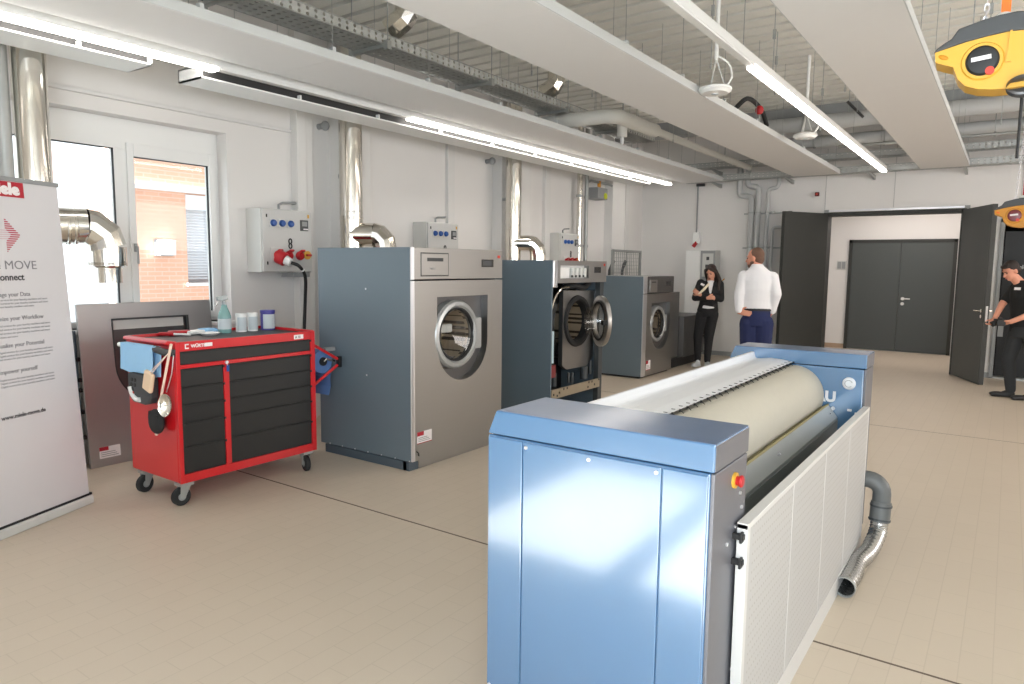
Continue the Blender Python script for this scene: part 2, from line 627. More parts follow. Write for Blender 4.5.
# shallow band above the window and the piers on the left wall
pl = MB()
for y0, y1, d in ((4.575, 4.69, 0.10), (4.69, 4.80, 0.06), (5.06, 5.50, 0.16), (6.93, 7.06, 0.05), (7.93, 8.66, 0.16), (9.2, 9.35, 0.06), (11.22, 11.72, 0.16), (11.95, 12.1, 0.06)):
    pl.box(XW - 0.01, XW + d, y0, y1, 0, ZC - 0.02)
pl.box(XW - 0.01, XW + 0.035, 2.32, 4.57, 2.90, 2.93)
struct(pl.build('trim_2', M['pillar'], bevel=0.006))

# back wall with the corridor opening and the dark doorway on the right
OX0, OX1, OZ = -2.575, -0.655, 2.5
DX0, DX1, DZ = -0.115, 0.95, 2.33
wbk = MB()
wbk.box(XW - 0.35, OX0, YB, YB + 0.25, 0, ZC)
wbk.box(OX0, OX1, YB, YB + 0.25, OZ, ZC)
wbk.box(OX1, DX0, YB, YB + 0.25, 0, ZC)
wbk.box(DX0, DX1, YB, YB + 0.25, DZ, ZC)
wbk.box(DX1, XR + 0.4, YB, YB + 0.25, 0, ZC)
struct(wbk.build('wall_back', M['wall']))
seams = MB()
for x in (-2.62, -1.60, 0.05):
    seams.box(x - 0.006, x + 0.006, YB - 0.004, YB + 0.01, 2.60, 3.6)
struct(seams.build('trim_3', mat('wall_seam', (190, 188, 186), 0.8)))
bb = MB()
bb.box(XW, OX0 - 0.05, YB - 0.012, YB + 0.01, 0, 0.08)
bb.box(OX1 + 0.05, DX0, YB - 0.012, YB + 0.01, 0, 0.08)
struct(bb.build('baseboard_back', M['cabinetd']))

# corridor behind the opening
struct(MB().box(-3.6, -0.2, CY1, CY1 + 0.2, 0, ZC).build('wall_corridor_back', M['wall']))
struct(MB().box(-3.5, -3.35, YB + 0.25, CY1, 0, ZC).build('wall_corridor_left', M['wall']))
struct(MB().box(-0.40, -0.25, YB + 0.25, CY1, 0, ZC).build('wall_corridor_right', M['wall']))
cb = MB()
cb.box(-3.3, -2.70, CY1 - 0.012, CY1 + 0.01, 0, 0.09)
struct(cb.build('baseboard_corridor', mat('tile_base', (176, 150, 126), 0.6)))
struct(MB().box(-3.5, -0.3, YB + 0.26, CY1, 3.15, 3.2).build('ceiling_corridor', M['wall']))
# unlit room behind the right doorway, its darkness painted as black walls
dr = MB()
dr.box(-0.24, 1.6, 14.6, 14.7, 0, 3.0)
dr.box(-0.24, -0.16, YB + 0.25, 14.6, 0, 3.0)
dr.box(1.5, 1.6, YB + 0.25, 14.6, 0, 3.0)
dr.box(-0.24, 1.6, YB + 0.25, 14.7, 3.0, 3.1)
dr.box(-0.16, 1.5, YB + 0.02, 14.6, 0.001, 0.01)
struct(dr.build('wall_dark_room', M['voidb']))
fr = MB()
fr.box(DX0 - 0.05, DX0, YB - 0.02, YB + 0.26, 0, DZ + 0.05)
fr.box(DX1, DX1 + 0.05, YB - 0.02, YB + 0.26, 0, DZ + 0.05)
fr.box(DX0 - 0.05, DX1 + 0.05, YB - 0.02, YB + 0.26, DZ, DZ + 0.05)
struct(fr.build('trim_4', M['cabinetd']))
struct(MB().box(DX0, DX1, YB - 0.06, YB + 0.1, 0, 0.03).build('trim_5', M['sill']))

# wall on the right and wall behind the camera, unseen, openings put in for sun and fill
wr = MB()
for y0, y1 in ((YR, -1.5), (4.5, 5.6), (11.6, YB)):
    wr.box(XR, XR + 0.3, y0, y1, 0, ZC)
for y0, y1 in ((-1.5, 4.5), (5.6, 11.6)):
    wr.box(XR, XR + 0.3, y0, y1, 0, 1.15)
    wr.box(XR, XR + 0.3, y0, y1, 3.05, ZC)
struct(wr.build('wall_right', M['wall']))
rw = MB()
RW = ((-2.75, -1.72), (-1.52, -0.62))
rw.box(XW - 0.35, RW[0][0], YR - 0.3, YR, 0, ZC)
rw.box(RW[-1][1], -0.25, YR - 0.3, YR, 0, ZC)
rw.box(3.65, XR + 0.3, YR - 0.3, YR, 0, ZC)
rw.box(-0.25, 3.65, YR - 0.3, YR, 0, 0.95)
rw.box(-0.25, 3.65, YR - 0.3, YR, 2.95, ZC)
for (a, b), (c, d) in zip(RW, RW[1:]):
    rw.box(b, c, YR - 0.06, YR, 0.9, 2.72)
rw.box(RW[0][0], RW[-1][1], YR - 0.3, YR, 0, 0.9)
rw.box(RW[0][0], RW[-1][1], YR - 0.3, YR, 2.72, ZC)
struct(rw.build('wall_rear', M['wall']))

# window in the left wall: frame, two sashes, panes, handle, sill
wx = XW - 0.17
wf = MB()
wf.box(wx - 0.05, wx + 0.02, wy0, wy1, wz0, wz0 + 0.05)
wf.box(wx - 0.05, wx + 0.02, wy0, wy1, 2.545, wz1)
wf.box(wx - 0.05, wx + 0.02, 2.93, 3.075, wz0 + 0.05, 2.545)
wf.box(wx - 0.05, wx + 0.02, 3.775, wy1, wz0 + 0.05, 2.545)
wf.box(wx - 0.05, wx + 0.02, wy0, wy0 + 0.08, wz0 + 0.05, 2.545)
win = struct(wf.build('window_1', M['wallcool'], bevel=0.004))
sf = MB()
sf.box(wx + 0.02, wx + 0.045, 3.03, 3.085, wz0 + 0.03, 2.60)
sf.box(wx + 0.02, wx + 0.045, 3.765, 3.83, wz0 + 0.03, 2.60)
sf.box(wx + 0.02, wx + 0.045, 3.085, 3.765, 2.495, 2.60)
sf.box(wx + 0.02, wx + 0.045, 3.085, 3.765, wz0 + 0.03, wz0 + 0.09)
sf.build('sash', M['wallcool'], win, bevel=0.004)
gk = MB()
for y0, y1, zt in ((wy0 + 0.08, 2.93, 2.545), (3.085, 3.765, 2.495)):
    gk.box(wx - 0.004, wx + 0.022, y1 - 0.004, y1 + 0.001, wz0 + 0.05, zt)
    gk.box(wx - 0.012, wx + 0.022, y0, y1, zt - 0.006, zt + 0.001)
gk.build('glazing_seal', M['rubber'], win)
MB().box(wx - 0.02, wx - 0.014, wy0 + 0.05, 2.94, wz0 + 0.04, 2.56).build('pane', M['pane'], win)
MB().box(wx - 0.02, wx - 0.014, 3.07, 3.78, wz0 + 0.04, 2.52).build('pane', M['pane'], win)
wh = MB()
wh.box(wx + 0.044, wx + 0.062, 3.05, 3.075, 1.70, 1.77)
wh.tube([(wx + 0.062, 3.062, 1.745), (wx + 0.09, 3.062, 1.745), (wx + 0.09, 3.062, 1.60)], 0.009, 8)
wh.build('handle', M['cabinetd'], win, smooth=True)
MB().box(wx - 0.02, XW + 0.03, wy0 - 0.03, wy1 + 0.03, wz0 - 0.035, wz0).build('sill', M['wallcool'], win, bevel=0.005)
# outside: brick house with a blind-covered window, lamp box and ledge
bx = -12.0
hs = thing('brick_house', 'orange brick house outside with ledge and blind-covered window beyond the glass', 'building', (bx, 9, -0.5))
hw = MB()
hw.box(bx - 0.4, bx, 5.78, 6.97, -0.5, 5.0)
hw.box(bx - 0.4, bx, 6.97, 8.2, -0.5, 1.25)
hw.box(bx - 0.4, bx, 6.97, 8.2, 2.80, 5.0)
hw.box(bx - 0.4, bx, 8.2, 14.0, -0.5, 5.0)
hw.build('wall', M['brick'], hs)
MB().box(bx - 0.05, bx + 0.08, 5.78, 14.0, 2.83, 2.90).build('ledge', M['outwhite'], hs)
hb = MB()
hb.box(bx - 0.32, bx - 0.3, 6.97, 8.2, 1.25, 2.8)
for k in range(24):
    hb.obox((bx - 0.1, 7.585, 1.33 + k * 0.05), (0.045, 1.2, 0.004), (0, math.radians(28), 0))
hb.box(bx - 0.15, bx + 0.03, 6.97, 8.2, 2.55, 2.8)
hbo = hb.build('window_blind', M['blind'], hs)
MB().box(bx - 0.1, bx + 0.06, 6.93, 8.24, 1.19, 1.25).build('window_sill', M['outwhite'], hs)
MB().box(bx - 0.001, bx + 0.06, 5.98, 6.06, 2.30, 2.80).build('rain_outlet', M['outwhite'], hs)
wlb = thing('wall_lamp', 'white square lamp box on the orange brick wall outside', 'lamp', (bx + 0.06, 6.54, 1.72))
MB().box(bx + 0.015, bx + 0.16, 6.40, 6.68, 1.73, 1.99).build('cover', M['outwhite'], wlb, bevel=0.01)
MB().box(bx, bx + 0.03, 6.38, 6.70, 1.72, 2.0).build('back_plate', M['cabinetd'], wlb)
struct(MB().box(-40, XW - 0.5, -20, 40, -0.6, -0.5).build('ground', mat('grey_paving', (96, 96, 94), 0.9, noise=0.05)))

# doors of the opening: two anthracite leaves folded into the room, and the closed pair in the corridor
def leaf(name, hinge, ang, wid, hgt, z0, hnd, th=0.065, mside='door', medge='doord', rebate=True):
    # leaf built from its hinge along +x, face towards -y, then turned
    root = bpy.data.objects.new(name, None)
    C.objects.link(root)
    root.location = (hinge[0], hinge[1], 0)
    root.rotation_euler = (0, 0, ang)
    root['kind'] = 'structure'
    MB().box(0, wid, 0, th, z0, hgt).build('panel', [M[mside]], root, local=True, bevel=0.003)
    eb = MB().box(wid - 0.001, wid + 0.004, 0.0, th, z0, hgt)
    eb.build('edge', M[medge], root, local=True)
    if hnd:
        h = MB()
        s = hnd
        for yy, d in ((0, -1), (th, 1)):
            h.cyl((wid - 0.07, yy, 1.05), (wid - 0.07, yy + d * 0.012, 1.05), 0.026)
            h.cyl((wid - 0.07, yy, 0.97), (wid - 0.07, yy + d * 0.012, 0.97), 0.026)
            h.tube([(wid - 0.07, yy, 1.05), (wid - 0.07, yy + d * 0.055, 1.05), (wid - 0.19, yy + d * 0.055, 1.05)], 0.01, 8)
        h.build('handle', M['chrome'], root, local=True, smooth=True)
        MB().box(wid + 0.0035, wid + 0.006, th * 0.3, th * 0.7, 0.9, 1.12).build('lock_plate', M['inox'], root, local=True)
    return root
lang = math.atan2(11.92 - 12.74, -3.07 + 2.60)
leaf('door_1', (-2.60, 12.74), lang, 0.96, 2.53, 0.01, False, mside='doord')
rang = math.atan2(11.84 - 12.76, -0.267 + 0.655)
d2 = leaf('door_2', (-0.655, 12.76), rang, 1.0, 2.53, 0.01, True)
df = MB()
df.box(OX0 - 0.05, OX0 + 0.02, YB - 0.02, YB + 0.27, 0, OZ + 0.05)
df.box(OX1 - 0.02, OX1 + 0.05, YB - 0.02, YB + 0.27, 0, OZ + 0.05)
df.box(OX0 - 0.05, OX1 + 0.05, YB - 0.02, YB + 0.27, OZ - 0.01, OZ + 0.05)
struct(df.build('trim_6', M['doord']))
rail = thing('door_closer_rail', 'slim silver door closer rail along the top of the wide opening', 'rail', (-1.6, YB - 0.05, 2.55))
MB().box(OX0 + 0.02, OX1 + 0.02, YB - 0.06, YB - 0.021, 2.552, 2.585).build('rail', M['inoxb'], rail, bevel=0.004)
ec = MB()
for x in (OX0 - 0.04, OX1 + 0.02):
    ec.box(x, x + 0.07, YB - 0.065, YB - 0.021, 2.545, 2.59)
split(ec, 'end_block', M['cabinetd'], rail)

d3 = bpy.data.objects.new('door_3', None)
C.objects.link(d3)
d3['kind'] = 'structure'
d3.location = (-1.75, CY1, 0)
ORG[d3.name] = Vector((-1.75, CY1, 0))
f3 = MB()
f3.box(-2.70, -2.64, CY1 - 0.05, CY1 + 0.02, 0, 2.2)
f3.box(-0.90, -0.84, CY1 - 0.05, CY1 + 0.02, 0, 2.2)
f3.box(-2.70, -0.84, CY1 - 0.05, CY1 + 0.02, 2.14, 2.2)
f3.build('frame', M['doord'], d3)
MB().box(-2.64, -1.772, CY1 - 0.035, CY1 + 0.02, 0.01, 2.14).build('leaf', M['door'], d3, bevel=0.003)
MB().box(-1.768, -0.90, CY1 - 0.035, CY1 + 0.02, 0.01, 2.14).build('leaf', M['door'], d3, bevel=0.003)
h3 = MB()
h3.cyl((-1.69, CY1 - 0.035, 1.05), (-1.69, CY1 - 0.05, 1.05), 0.032)
h3.cyl((-1.69, CY1 - 0.035, 0.95), (-1.69, CY1 - 0.05, 0.95), 0.032)
h3.tube([(-1.69, CY1 - 0.05, 1.05), (-1.69, CY1 - 0.09, 1.05), (-1.56, CY1 - 0.09, 1.05)], 0.011, 8)
h3.build('handle', M['whitep'], d3, smooth=True)
sw = thing('light_switch', 'double grey light switch on the corridor wall beside the dark doors', 'switch', (-2.83, CY1, 1.60))
MB().box(-2.92, -2.74, CY1 - 0.018, CY1 - 0.001, 1.60, 1.78).build('frame', M['cabinet'], sw, bevel=0.004)
for x in (-2.905, -2.825):
    MB().box(x, x + 0.07, CY1 - 0.026, CY1 - 0.018, 1.62, 1.76).build('rocker', M['cabinetd'], sw, bevel=0.003)

# ------------------------------------------------------------------ ceiling sails, lamps, slot diffusers
def baffle(x0, x1, label):
    t = thing('ceiling_sail', label, 'ceiling panel', ((x0 + x1) / 2, 5, 3.1), group='long ceiling sails')
    p = MB()
    ys = [-1.8, 0.6, 3.6, 6.6, 9.6, 12.15]
    for a, b in zip(ys, ys[1:]):
        p.box(x0 + 0.004, x1 - 0.004, a + 0.001, b - 0.001, 3.1, 3.155)
    p.build('panel', M['baffle'], t)
    e = MB()
    for x in (x0, x1):
        e.box(x - 0.004, x + 0.004, -1.8, 12.155, 3.102, 3.165)
    e.box(x0, x1, 12.15, 12.158, 3.102, 3.165)
    split(e, 'edge_profile', M['baffle_edge'], t)
    c = MB()
    w = MB()
    for k in range(12):
        yy = 0.5 + k * 1.04
        for x in (x0 + 0.03, x1 - 0.03):
            c.box(x - 0.02, x + 0.02, yy - 0.015, yy + 0.015, 3.155, 3.20)
            w.cyl((x, yy, 3.2), (x, yy, ZC), 0.0025, seg=5)
    split(c, 'clip', M['baffle_edge'], t)
    split(w, 'wire', M['galv'], t)
    return t
baffle(-4.86, -4.16, 'white ceiling sail nearest the window wall, beside the cable tray')
baffle(-3.0, -2.3, 'middle white ceiling sail between the cable tray and the bare lamp trunking')
baffle(-1.2, -0.59, 'rightmost white ceiling sail, nearest the yellow hoists')

def linear_lamp(xc, w, segs, label, y0=-1.5, y1=11.9):
    t = thing('linear_lamp', label, 'lamp', (xc, 5, 3.05), group='linear ceiling lamps')
    MB().box(xc - w / 2, xc + w / 2, y0, y1, 3.08, 3.14).build('trunking', M['lampbody'], t)
    for a, b in segs:
        MB().box(xc - w / 2 - 0.003, xc + w / 2 + 0.003, a, b, 3.05, 3.082).build('diffuser', M['lampglow'], t, bevel=0.006)
    blanks = MB()
    e = y0
    for a, b in segs:
        if a > e + 0.05:
            blanks.box(xc - w / 2 + 0.004, xc + w / 2 - 0.004, e, a, 3.066, 3.08)
        e = b
    blanks.box(xc - w / 2 + 0.004, xc + w / 2 - 0.004, e - 0.02, y1, 3.07, 3.08)
    split(blanks, 'blind_cover', M['lampbody'], t)
    r = MB()
    for k in range(6):
        yy = 0.9 + k * 2.1
        r.cyl((xc, yy, 3.14), (xc, yy, ZC), 0.003, seg=5)
    split(r, 'wire', M['galv'], t)
    return t
linear_lamp(-5.02, 0.08, [(-1.4, 3.2), (5.3, 11.9)], 'long lamp strip above the washing machines, with a dark gap in its lit length')
linear_lamp(-1.64, 0.06, [(5.3, 11.88)], 'diagonal lamp strip hanging in the middle of the room, lit at its far half')

def slot_diffuser(y0, y1, label):
    t = thing('slot_diffuser', label, 'air diffuser', (-5.23, (y0 + y1) / 2, 3.0), group='white slot diffusers beside the lamp strip')
    b = MB()
    b.box(-5.40, -5.07, y0, y1, 3.0, 3.012)
    b.box(-5.40, -5.39, y0, y1, 3.012, 3.10)
    b.box(-5.40, -5.08, y0, y1, 3.09, 3.10)
    b.box(-5.40, -5.07, y1 - 0.012, y1, 3.0, 3.06)
    b.box(-5.40, -5.085, y0, y0 + 0.012, 3.0, 3.10)
    b.build('housing', M['whitep'], t)
    MB().box(-5.12, -5.115, y0 + 0.01, y1 - 0.012, 3.012, 3.09).build('slot', M['dark'], t)
    d = MB()
    yy = y0 + 0.9
    while yy < y1 - 0.2:
        d.box(-5.115, -5.075, yy, yy + 0.014, 3.012, 3.05)
        yy += 0.92
    split(d, 'divider', M['whitep'], t)
    w = MB()
    for yy in (y0 + 0.4, (y0 + y1) / 2, y1 - 0.4):
        w.cyl((-5.24, yy, 3.1), (-5.24, yy, ZC), 0.003, seg=5)
    split(w, 'wire', M['galv'], t)
slot_diffuser(-1.4, 2.74, 'white slot diffuser ending above the window beside the lamp strip')
slot_diffuser(3.12, 11.2, 'long white slot diffuser with dark slot above the washing machines')

# ------------------------------------------------------------------ cable trays, ducts and wires under the deck
def tray_along(x0, x1, z, y0, y1, label, hang):
    t = thing('cable_tray', label, 'cable tray', ((x0 + x1) / 2, (y0 + y1) / 2, z), group='galvanized cable trays')
    MB().box(x0, x1, y0, y1, z, z + 0.002).build('base', M['traybase'], t)
    for x in (x0, x1):
        MB().box(x - 0.001, x + 0.001, y0, y1, z, z + 0.08).build('side', M['trayside'], t)
    r = MB()
    for x in (x0, x1):
        r.box(x - 0.006, x + 0.006, y0, y1, z + 0.076, z + 0.084)
        r.box(x - 0.004, x + 0.004, y0, y1, z - 0.003, z + 0.006)
    split(r, 'rim', M['galv'], t)
    for yy in hang:
        h = MB()
        h.box(x0 - 0.06, x1 + 0.06, yy - 0.02, yy + 0.02, z - 0.035, z - 0.004)
        for x in (x0 - 0.045, x1 + 0.045):
            h.cyl((x, yy, z - 0.05), (x, yy, ZC), 0.005, seg=6)
            h.box(x - 0.02, x + 0.02, yy - 0.022, yy + 0.022, z - 0.05, z + 0.02)
        h.build('hanger', M['galv'], t)
    cb = MB()
    for k, dx in enumerate((0.06, 0.1, 0.15, 0.21)):
        cb.tube([(x0 + dx + 0.012 * math.sin(i * 1.7 + k), y0 + (y1 - y0) * i / 30, z + 0.016) for i in range(31)], 0.011, 6)
    split(cb, 'cable', M['rubber'] if len(hang) > 99 else M['galv'], t)
    return t
tray_along(-4.63, -4.30, 3.4, -1.5, 9.6, 'long perforated cable tray between the two left ceiling sails', [1.5, 2.9, 4.25, 5.65, 7.1, 8.5])

def tray_across(y, z, x0, x1, label):
    t = thing('cable_tray', label, 'cable tray', ((x0 + x1) / 2, y, z), group='galvanized cable trays')
    MB().box(x0, x1, y - 0.12, y + 0.12, z, z + 0.002).build('base', M['traybasex'], t)
    for yy in (y - 0.12, y + 0.12):
        MB().box(x0, x1, yy - 0.001, yy + 0.001, z, z + 0.085).build('side', M['traysidex'], t)
    r = MB()
    for yy in (y - 0.12, y + 0.12):
        r.box(x0, x1, yy - 0.005, yy + 0.005, z + 0.08, z + 0.09)
        r.box(x0, x1, yy - 0.004, yy + 0.004, z - 0.004, z + 0.006)
    split(r, 'rim', M['galv'], t)
    b = MB()
    x = x0 + 0.5
    while x < x1:
        b.prism([(y - 0.13, z - 0.005), (YB - 0.001, z - 0.005), (YB - 0.001, z - 0.07), (y + 0.05, z - 0.025)], 'x', x - 0.02, x + 0.02)
        x += 1.25
    split(b, 'bracket', M['galv'], t)
tray_across(12.3, 3.34, -4.9, 4.0, 'upper cable tray across the back wall above the doors')
tray_across(12.3, 3.12, -4.9, 4.0, 'lower cable tray across the back wall above the doors')

def duct_across(y, z, r, x0, x1, m, label):
    t = thing('ceiling_duct', label, 'duct', ((x0 + x1) / 2, y, z - r), group='grey ducts across the far ceiling')
    MB().cyl((x0, y, z), (x1, y, z), r, seg=24).build('duct', m, t, smooth=True)
    b = MB()
    x = x0 + 0.6
    while x < x1:
        b.lathe([(r, -0.012), (r + 0.012, -0.012), (r + 0.012, 0.012), (r, 0.012)], (x, y, z), (1, 0, 0), 24)
        b.cyl((x, y, z + r), (x, y, ZC), 0.006, seg=6)
        x += 1.3
    split(b, 'clamp', M['galv'], t, smooth=True)
duct_across(11.0, 3.70, 0.105, -3.2, 4.6, M['pipe'], 'thick grey duct across the far ceiling, nearer of the pair')
duct_across(11.7, 3.55, 0.085, -3.2, 4.6, M['pipe'], 'slimmer grey duct across the far ceiling, closer to the back wall')
duct_across(11.4, 3.40, 0.02, -2.2, 4.6, M['galv'], 'thin metal conduit across the far ceiling under the thick duct')

# steel beam over the far end, seen under the deck
struct(MB().box(XW, XR, 11.25, 11.55, 3.78, ZC).build('trim_7', M['cabinetd']))

# white insulated pipe that crosses above the tray and runs to the back
wp = thing('insulated_pipe', 'white insulated pipe bending between the two left ceiling sails', 'pipe', (-3.7, 9, 3.2))
path = [(-5.0, 7.14, 3.275), (-3.85, 7.14, 3.275)] + arc((-3.85, 7.31), 0.17, -90, 0, 6, 'xy', 3.275)[1:] + [(-3.68, 8.22, 3.275)]
MB().tube(path, 0.08, 20).build('thick_section', M['whitepipe'], wp, smooth=True)
MB().tube([(-3.68, 8.18, 3.275), (-3.68, 12.05, 3.275)], 0.045, 16).build('thin_section', M['whitepipe'], wp, smooth=True)
wpb = MB()
for y in (7.7, 9.3, 10.8):
    wpb.cyl((-3.68, y, 3.30), (-3.68, y, ZC), 0.006, seg=6)
split(wpb, 'hanger', M['galv'], wp)
cyl_l = thing('downlight', 'white cylinder hanging under the insulated pipe above the far washing machines', 'lamp', (-4.20, 8.37, 3.18))
MB().lathe([(0.0, 0), (0.062, 0), (0.065, 0.01), (0.065, 0.25), (0.0, 0.25)], (-4.20, 8.37, 3.27), (0, 0, 1), 20).build('housing', M['whitep'], cyl_l, smooth=True)
MB().cyl((-4.20, 8.37, 3.18), (-4.20, 8.37, 3.275), 0.022).build('nipple', M['whitep'], cyl_l, smooth=True)
MB().cyl((-4.20, 8.37, 3.51), (-4.20, 8.37, ZC), 0.006, seg=6).build('rod', M['galv'], cyl_l)

# short polished outlets hanging from the deck
def outlet(x, y, z, label):
    t = thing('steel_outlet', label, 'duct', (x, y, z - 0.2), group='polished duct outlets under the deck')
    MB().cyl((x, y, z), (x, y, ZC + 0.02), 0.10, seg=24).build('riser', M['chrome'], t, smooth=True)
    MB().tube([(x, y, z + 0.02), (x - 0.02, y - 0.02, z - 0.04), (x - 0.14, y - 0.06, z - 0.12)], [0.10, 0.10, 0.10], 8).build('mouth', M['chrome'], t)
outlet(-4.33, 4.55, 3.72, 'polished steel outlet under the deck above the nearer washing machine')
outlet(-4.45, 7.15, 3.72, 'polished steel outlet under the deck farther along the cable tray')

# hanging loudspeaker discs
def disc(x, y, z, r, label):
    t = thing('hanging_loudspeaker', label, 'loudspeaker', (x, y, z), group='white discs on poles')
    MB().lathe([(0, 0), (r * 0.8, 0.004), (r, 0.03), (r * 0.96, 0.05), (r * 0.6, 0.068), (0, 0.075)], (x, y, z), (0, 0, 1), 36).build('disc', M['whitep'], t, smooth=True)
    MB().lathe([(0, -0.003), (r * 0.22, -0.003), (r * 0.22, 0.006)], (x, y, z), (0, 0, 1), 20).build('emblem', M['label'], t, smooth=True)
    MB().cyl((x, y, z + 0.28), (x, y, ZC), 0.018, seg=12).build('pole', M['whitep'], t, smooth=True)
    for k in range(3):
        a = k * 2.1 + 0.4
        MB().cyl((x + r * 0.55 * math.cos(a), y + r * 0.55 * math.sin(a), z + 0.065), (x, y, z + 0.29), 0.007, seg=8).build('wire', M['cabinet'], t)
    MB().tube(bez([(x, y, z + 0.32), (x + 0.09, y + 0.05, z + 0.25), (x + 0.12, y + 0.06, z + 0.14), (x + 0.08, y + 0.05, z + 0.07)]), 0.009, 8).build('cable', M['whitep'], t, smooth=True)
disc(-2.17, 6.05, 3.09, 0.14, 'larger white loudspeaker disc hanging on a pole left of the lamp strip')
disc(-2.02, 8.62, 3.085, 0.13, 'smaller-looking white loudspeaker disc far back behind the diagonal lamp strip')

# bare suspension wires between the sails
wi = 0
for x, y in ((-3.45, 3.1), (-3.55, 4.2), (-3.35, 5.0), (-3.5, 6.3), (-3.4, 7.2), (-3.6, 8.6), (-2.1, 4.0), (-1.95, 4.8), (-2.05, 5.6), (-1.85, 6.6), (-2.1, 7.6), (-1.9, 8.8), (-1.4, 7.4), (-0.42, 5.2), (-0.34, 6.1), (-0.27, 6.9), (-0.4, 8.2), (-0.2, 9.4)):
    wi += 1
    o = MB().cyl((x, y, 3.2 + 0.1 * (wi % 3)), (x, y, ZC), 0.004, seg=6)
    o.box(x - 0.012, x + 0.012, y - 0.012, y + 0.012, 3.58 + 0.05 * (wi % 3), 3.66 + 0.05 * (wi % 3))
    o.cyl((x, y, 3.18 + 0.1 * (wi % 3)), (x, y, 3.22 + 0.1 * (wi % 3)), 0.008, seg=6)
    tag(o.build('suspension_wire', M['galv']), 'thin suspension wire with clamp hanging from the metal deck', 'wire', 'bare suspension wires')
dd = thing('duct_gap_bar', 'flat bar for a duct and the dark gap above the middle ceiling sail', 'duct', (-2.6, 8.3, 3.3))
MB().box(-2.47, -2.39, 3.0, 11.6, 3.168, 3.225).build('duct', mat('duct_gap_grey', (88, 88, 86), 0.6), dd)  # duct run on as a dark bar for the shade in the gap
MB().tube(bez([(-2.43, 7.4, 3.25), (-2.40, 7.7, 3.40), (-2.38, 8.1, 3.36), (-2.42, 8.5, 3.255)]), 0.024, 10).build('flexible_hose', M['rubber'], dd, smooth=True)
vh = thing('valve', 'small red valve with hose above the middle ceiling sail', 'valve', (-2.36, 7.95, 3.17))
MB().ell((-2.35, 7.95, 3.32), (0.045, 0.045, 0.05)).build('handwheel', M['redp'], vh, smooth=True)
MB().cyl((-2.35, 7.95, 3.168), (-2.35, 7.95, 3.29), 0.012).build('stem', M['galv'], vh)
bk = thing('mounting_bracket', 'black slanted mounting bar hung from the deck behind the lamp strip', 'bracket', (-1.6, 9.0, 3.4))
MB().obox((-1.58, 9.0, 3.43), (0.022, 0.022, 0.26), (0, math.radians(-48), math.radians(35))).build('bar', M['black'], bk)
for dx in (-0.07, 0.02, 0.09):
    MB().cyl((-1.58 + dx, 9.0, 3.4), (-1.58 + dx, 9.0, ZC), 0.004, seg=6).build('rod', M['galv'], bk)

# ------------------------------------------------------------------ the flatwork ironer in the foreground
IX0, IX1, IXL = -1.394, -0.635, -1.428
ir = thing('flatwork_ironer', 'large blue flatwork ironer with cream roller and white punched front sheet', 'ironer', (-1.03, 3.2, 0))

def housing(y0, y1, far):
    h = MB()
    h.prism([(IXL, 0.06), (IX1 - 0.012, 0.06), (IX1 - 0.012, 1.043), (IXL, 1.043)], 'y', y0, y1)
    o = h.build('end_housing', M['blue'], ir, bevel=0.006)
    c = MB()
    c.prism([(IXL, 1.047), (IX1, 1.047), (IX1, 1.1286), (IX0, 1.1286)], 'y', y0 - 0.003, y1 + 0.003)
    c.build('cap', M['blue'], o, bevel=0.005)
    MB().box(IX0 + 0.004, IX1 - 0.002, y0, y1, 1.1285, 1.1300).build('top_cover', M['bluetop'], o)
    MB().box(IX1 - 0.0125, IX1, y0 + 0.004, y1 - 0.004, 0.06, 1.043).build('side_panel', M['greypan'], o, bevel=0.003)
    MB().box(IX1 - 0.001, IX1 + 0.0015, y0 + 0.002, y1 - 0.002, 1.049, 1.124).build('cap_side', M['greypan'], o)
    p = MB()
    p.box(IXL + 0.03, IX1 - 0.03, y0 + 0.03, y1 - 0.03, 0.0, 0.06)
    split(p, 'plinth', M['beamd'], o)
    return o
near = housing(1.892, 2.196, False)
far = housing(4.438, 4.690, True)
# door panels and screws of the near housing
for xa, xb in ((IXL + 0.006, -1.282), (-1.278, -0.791), (-0.787, IX1 - 0.016)):
    MB().box(xa, xb, 1.884, 1.893, 0.07, 1.038).build('panel', M['blue'], near, bevel=0.003)
sc = MB()
for x, z in ((-1.265, 1.022), (-1.03, 1.022), (-0.805, 1.022), (-1.41, 0.14), (-0.83, 0.14)):
    sc.cyl((x, 1.885, z), (x, 1.879, z), 0.006, seg=10)
split(sc, 'screw', M['inoxb'], near)
ss = MB()
for y, z in ((2.02, 0.80), (2.13, 0.93), (2.15, 0.88), (2.12, 0.36), (2.10, 0.83)):
    ss.cyl((IX1, y, z), (IX1 + 0.005, y, z), 0.006, seg=10)
split(ss, 'side_screw', M['inoxb'], near)
es = MB().cyl((IX1, 2.068, 0.985), (IX1 + 0.008, 2.068, 0.985), 0.024).build('emergency_stop', M['yellow'], near, smooth=True)
MB().lathe([(0.0, 0.02), (0.016, 0.019), (0.019, 0.014), (0.014, 0.006), (0.014, 0.0)], (IX1 + 0.008, 2.068, 0.985), (1, 0, 0), 20).build('button', M['redp'], es, smooth=True)
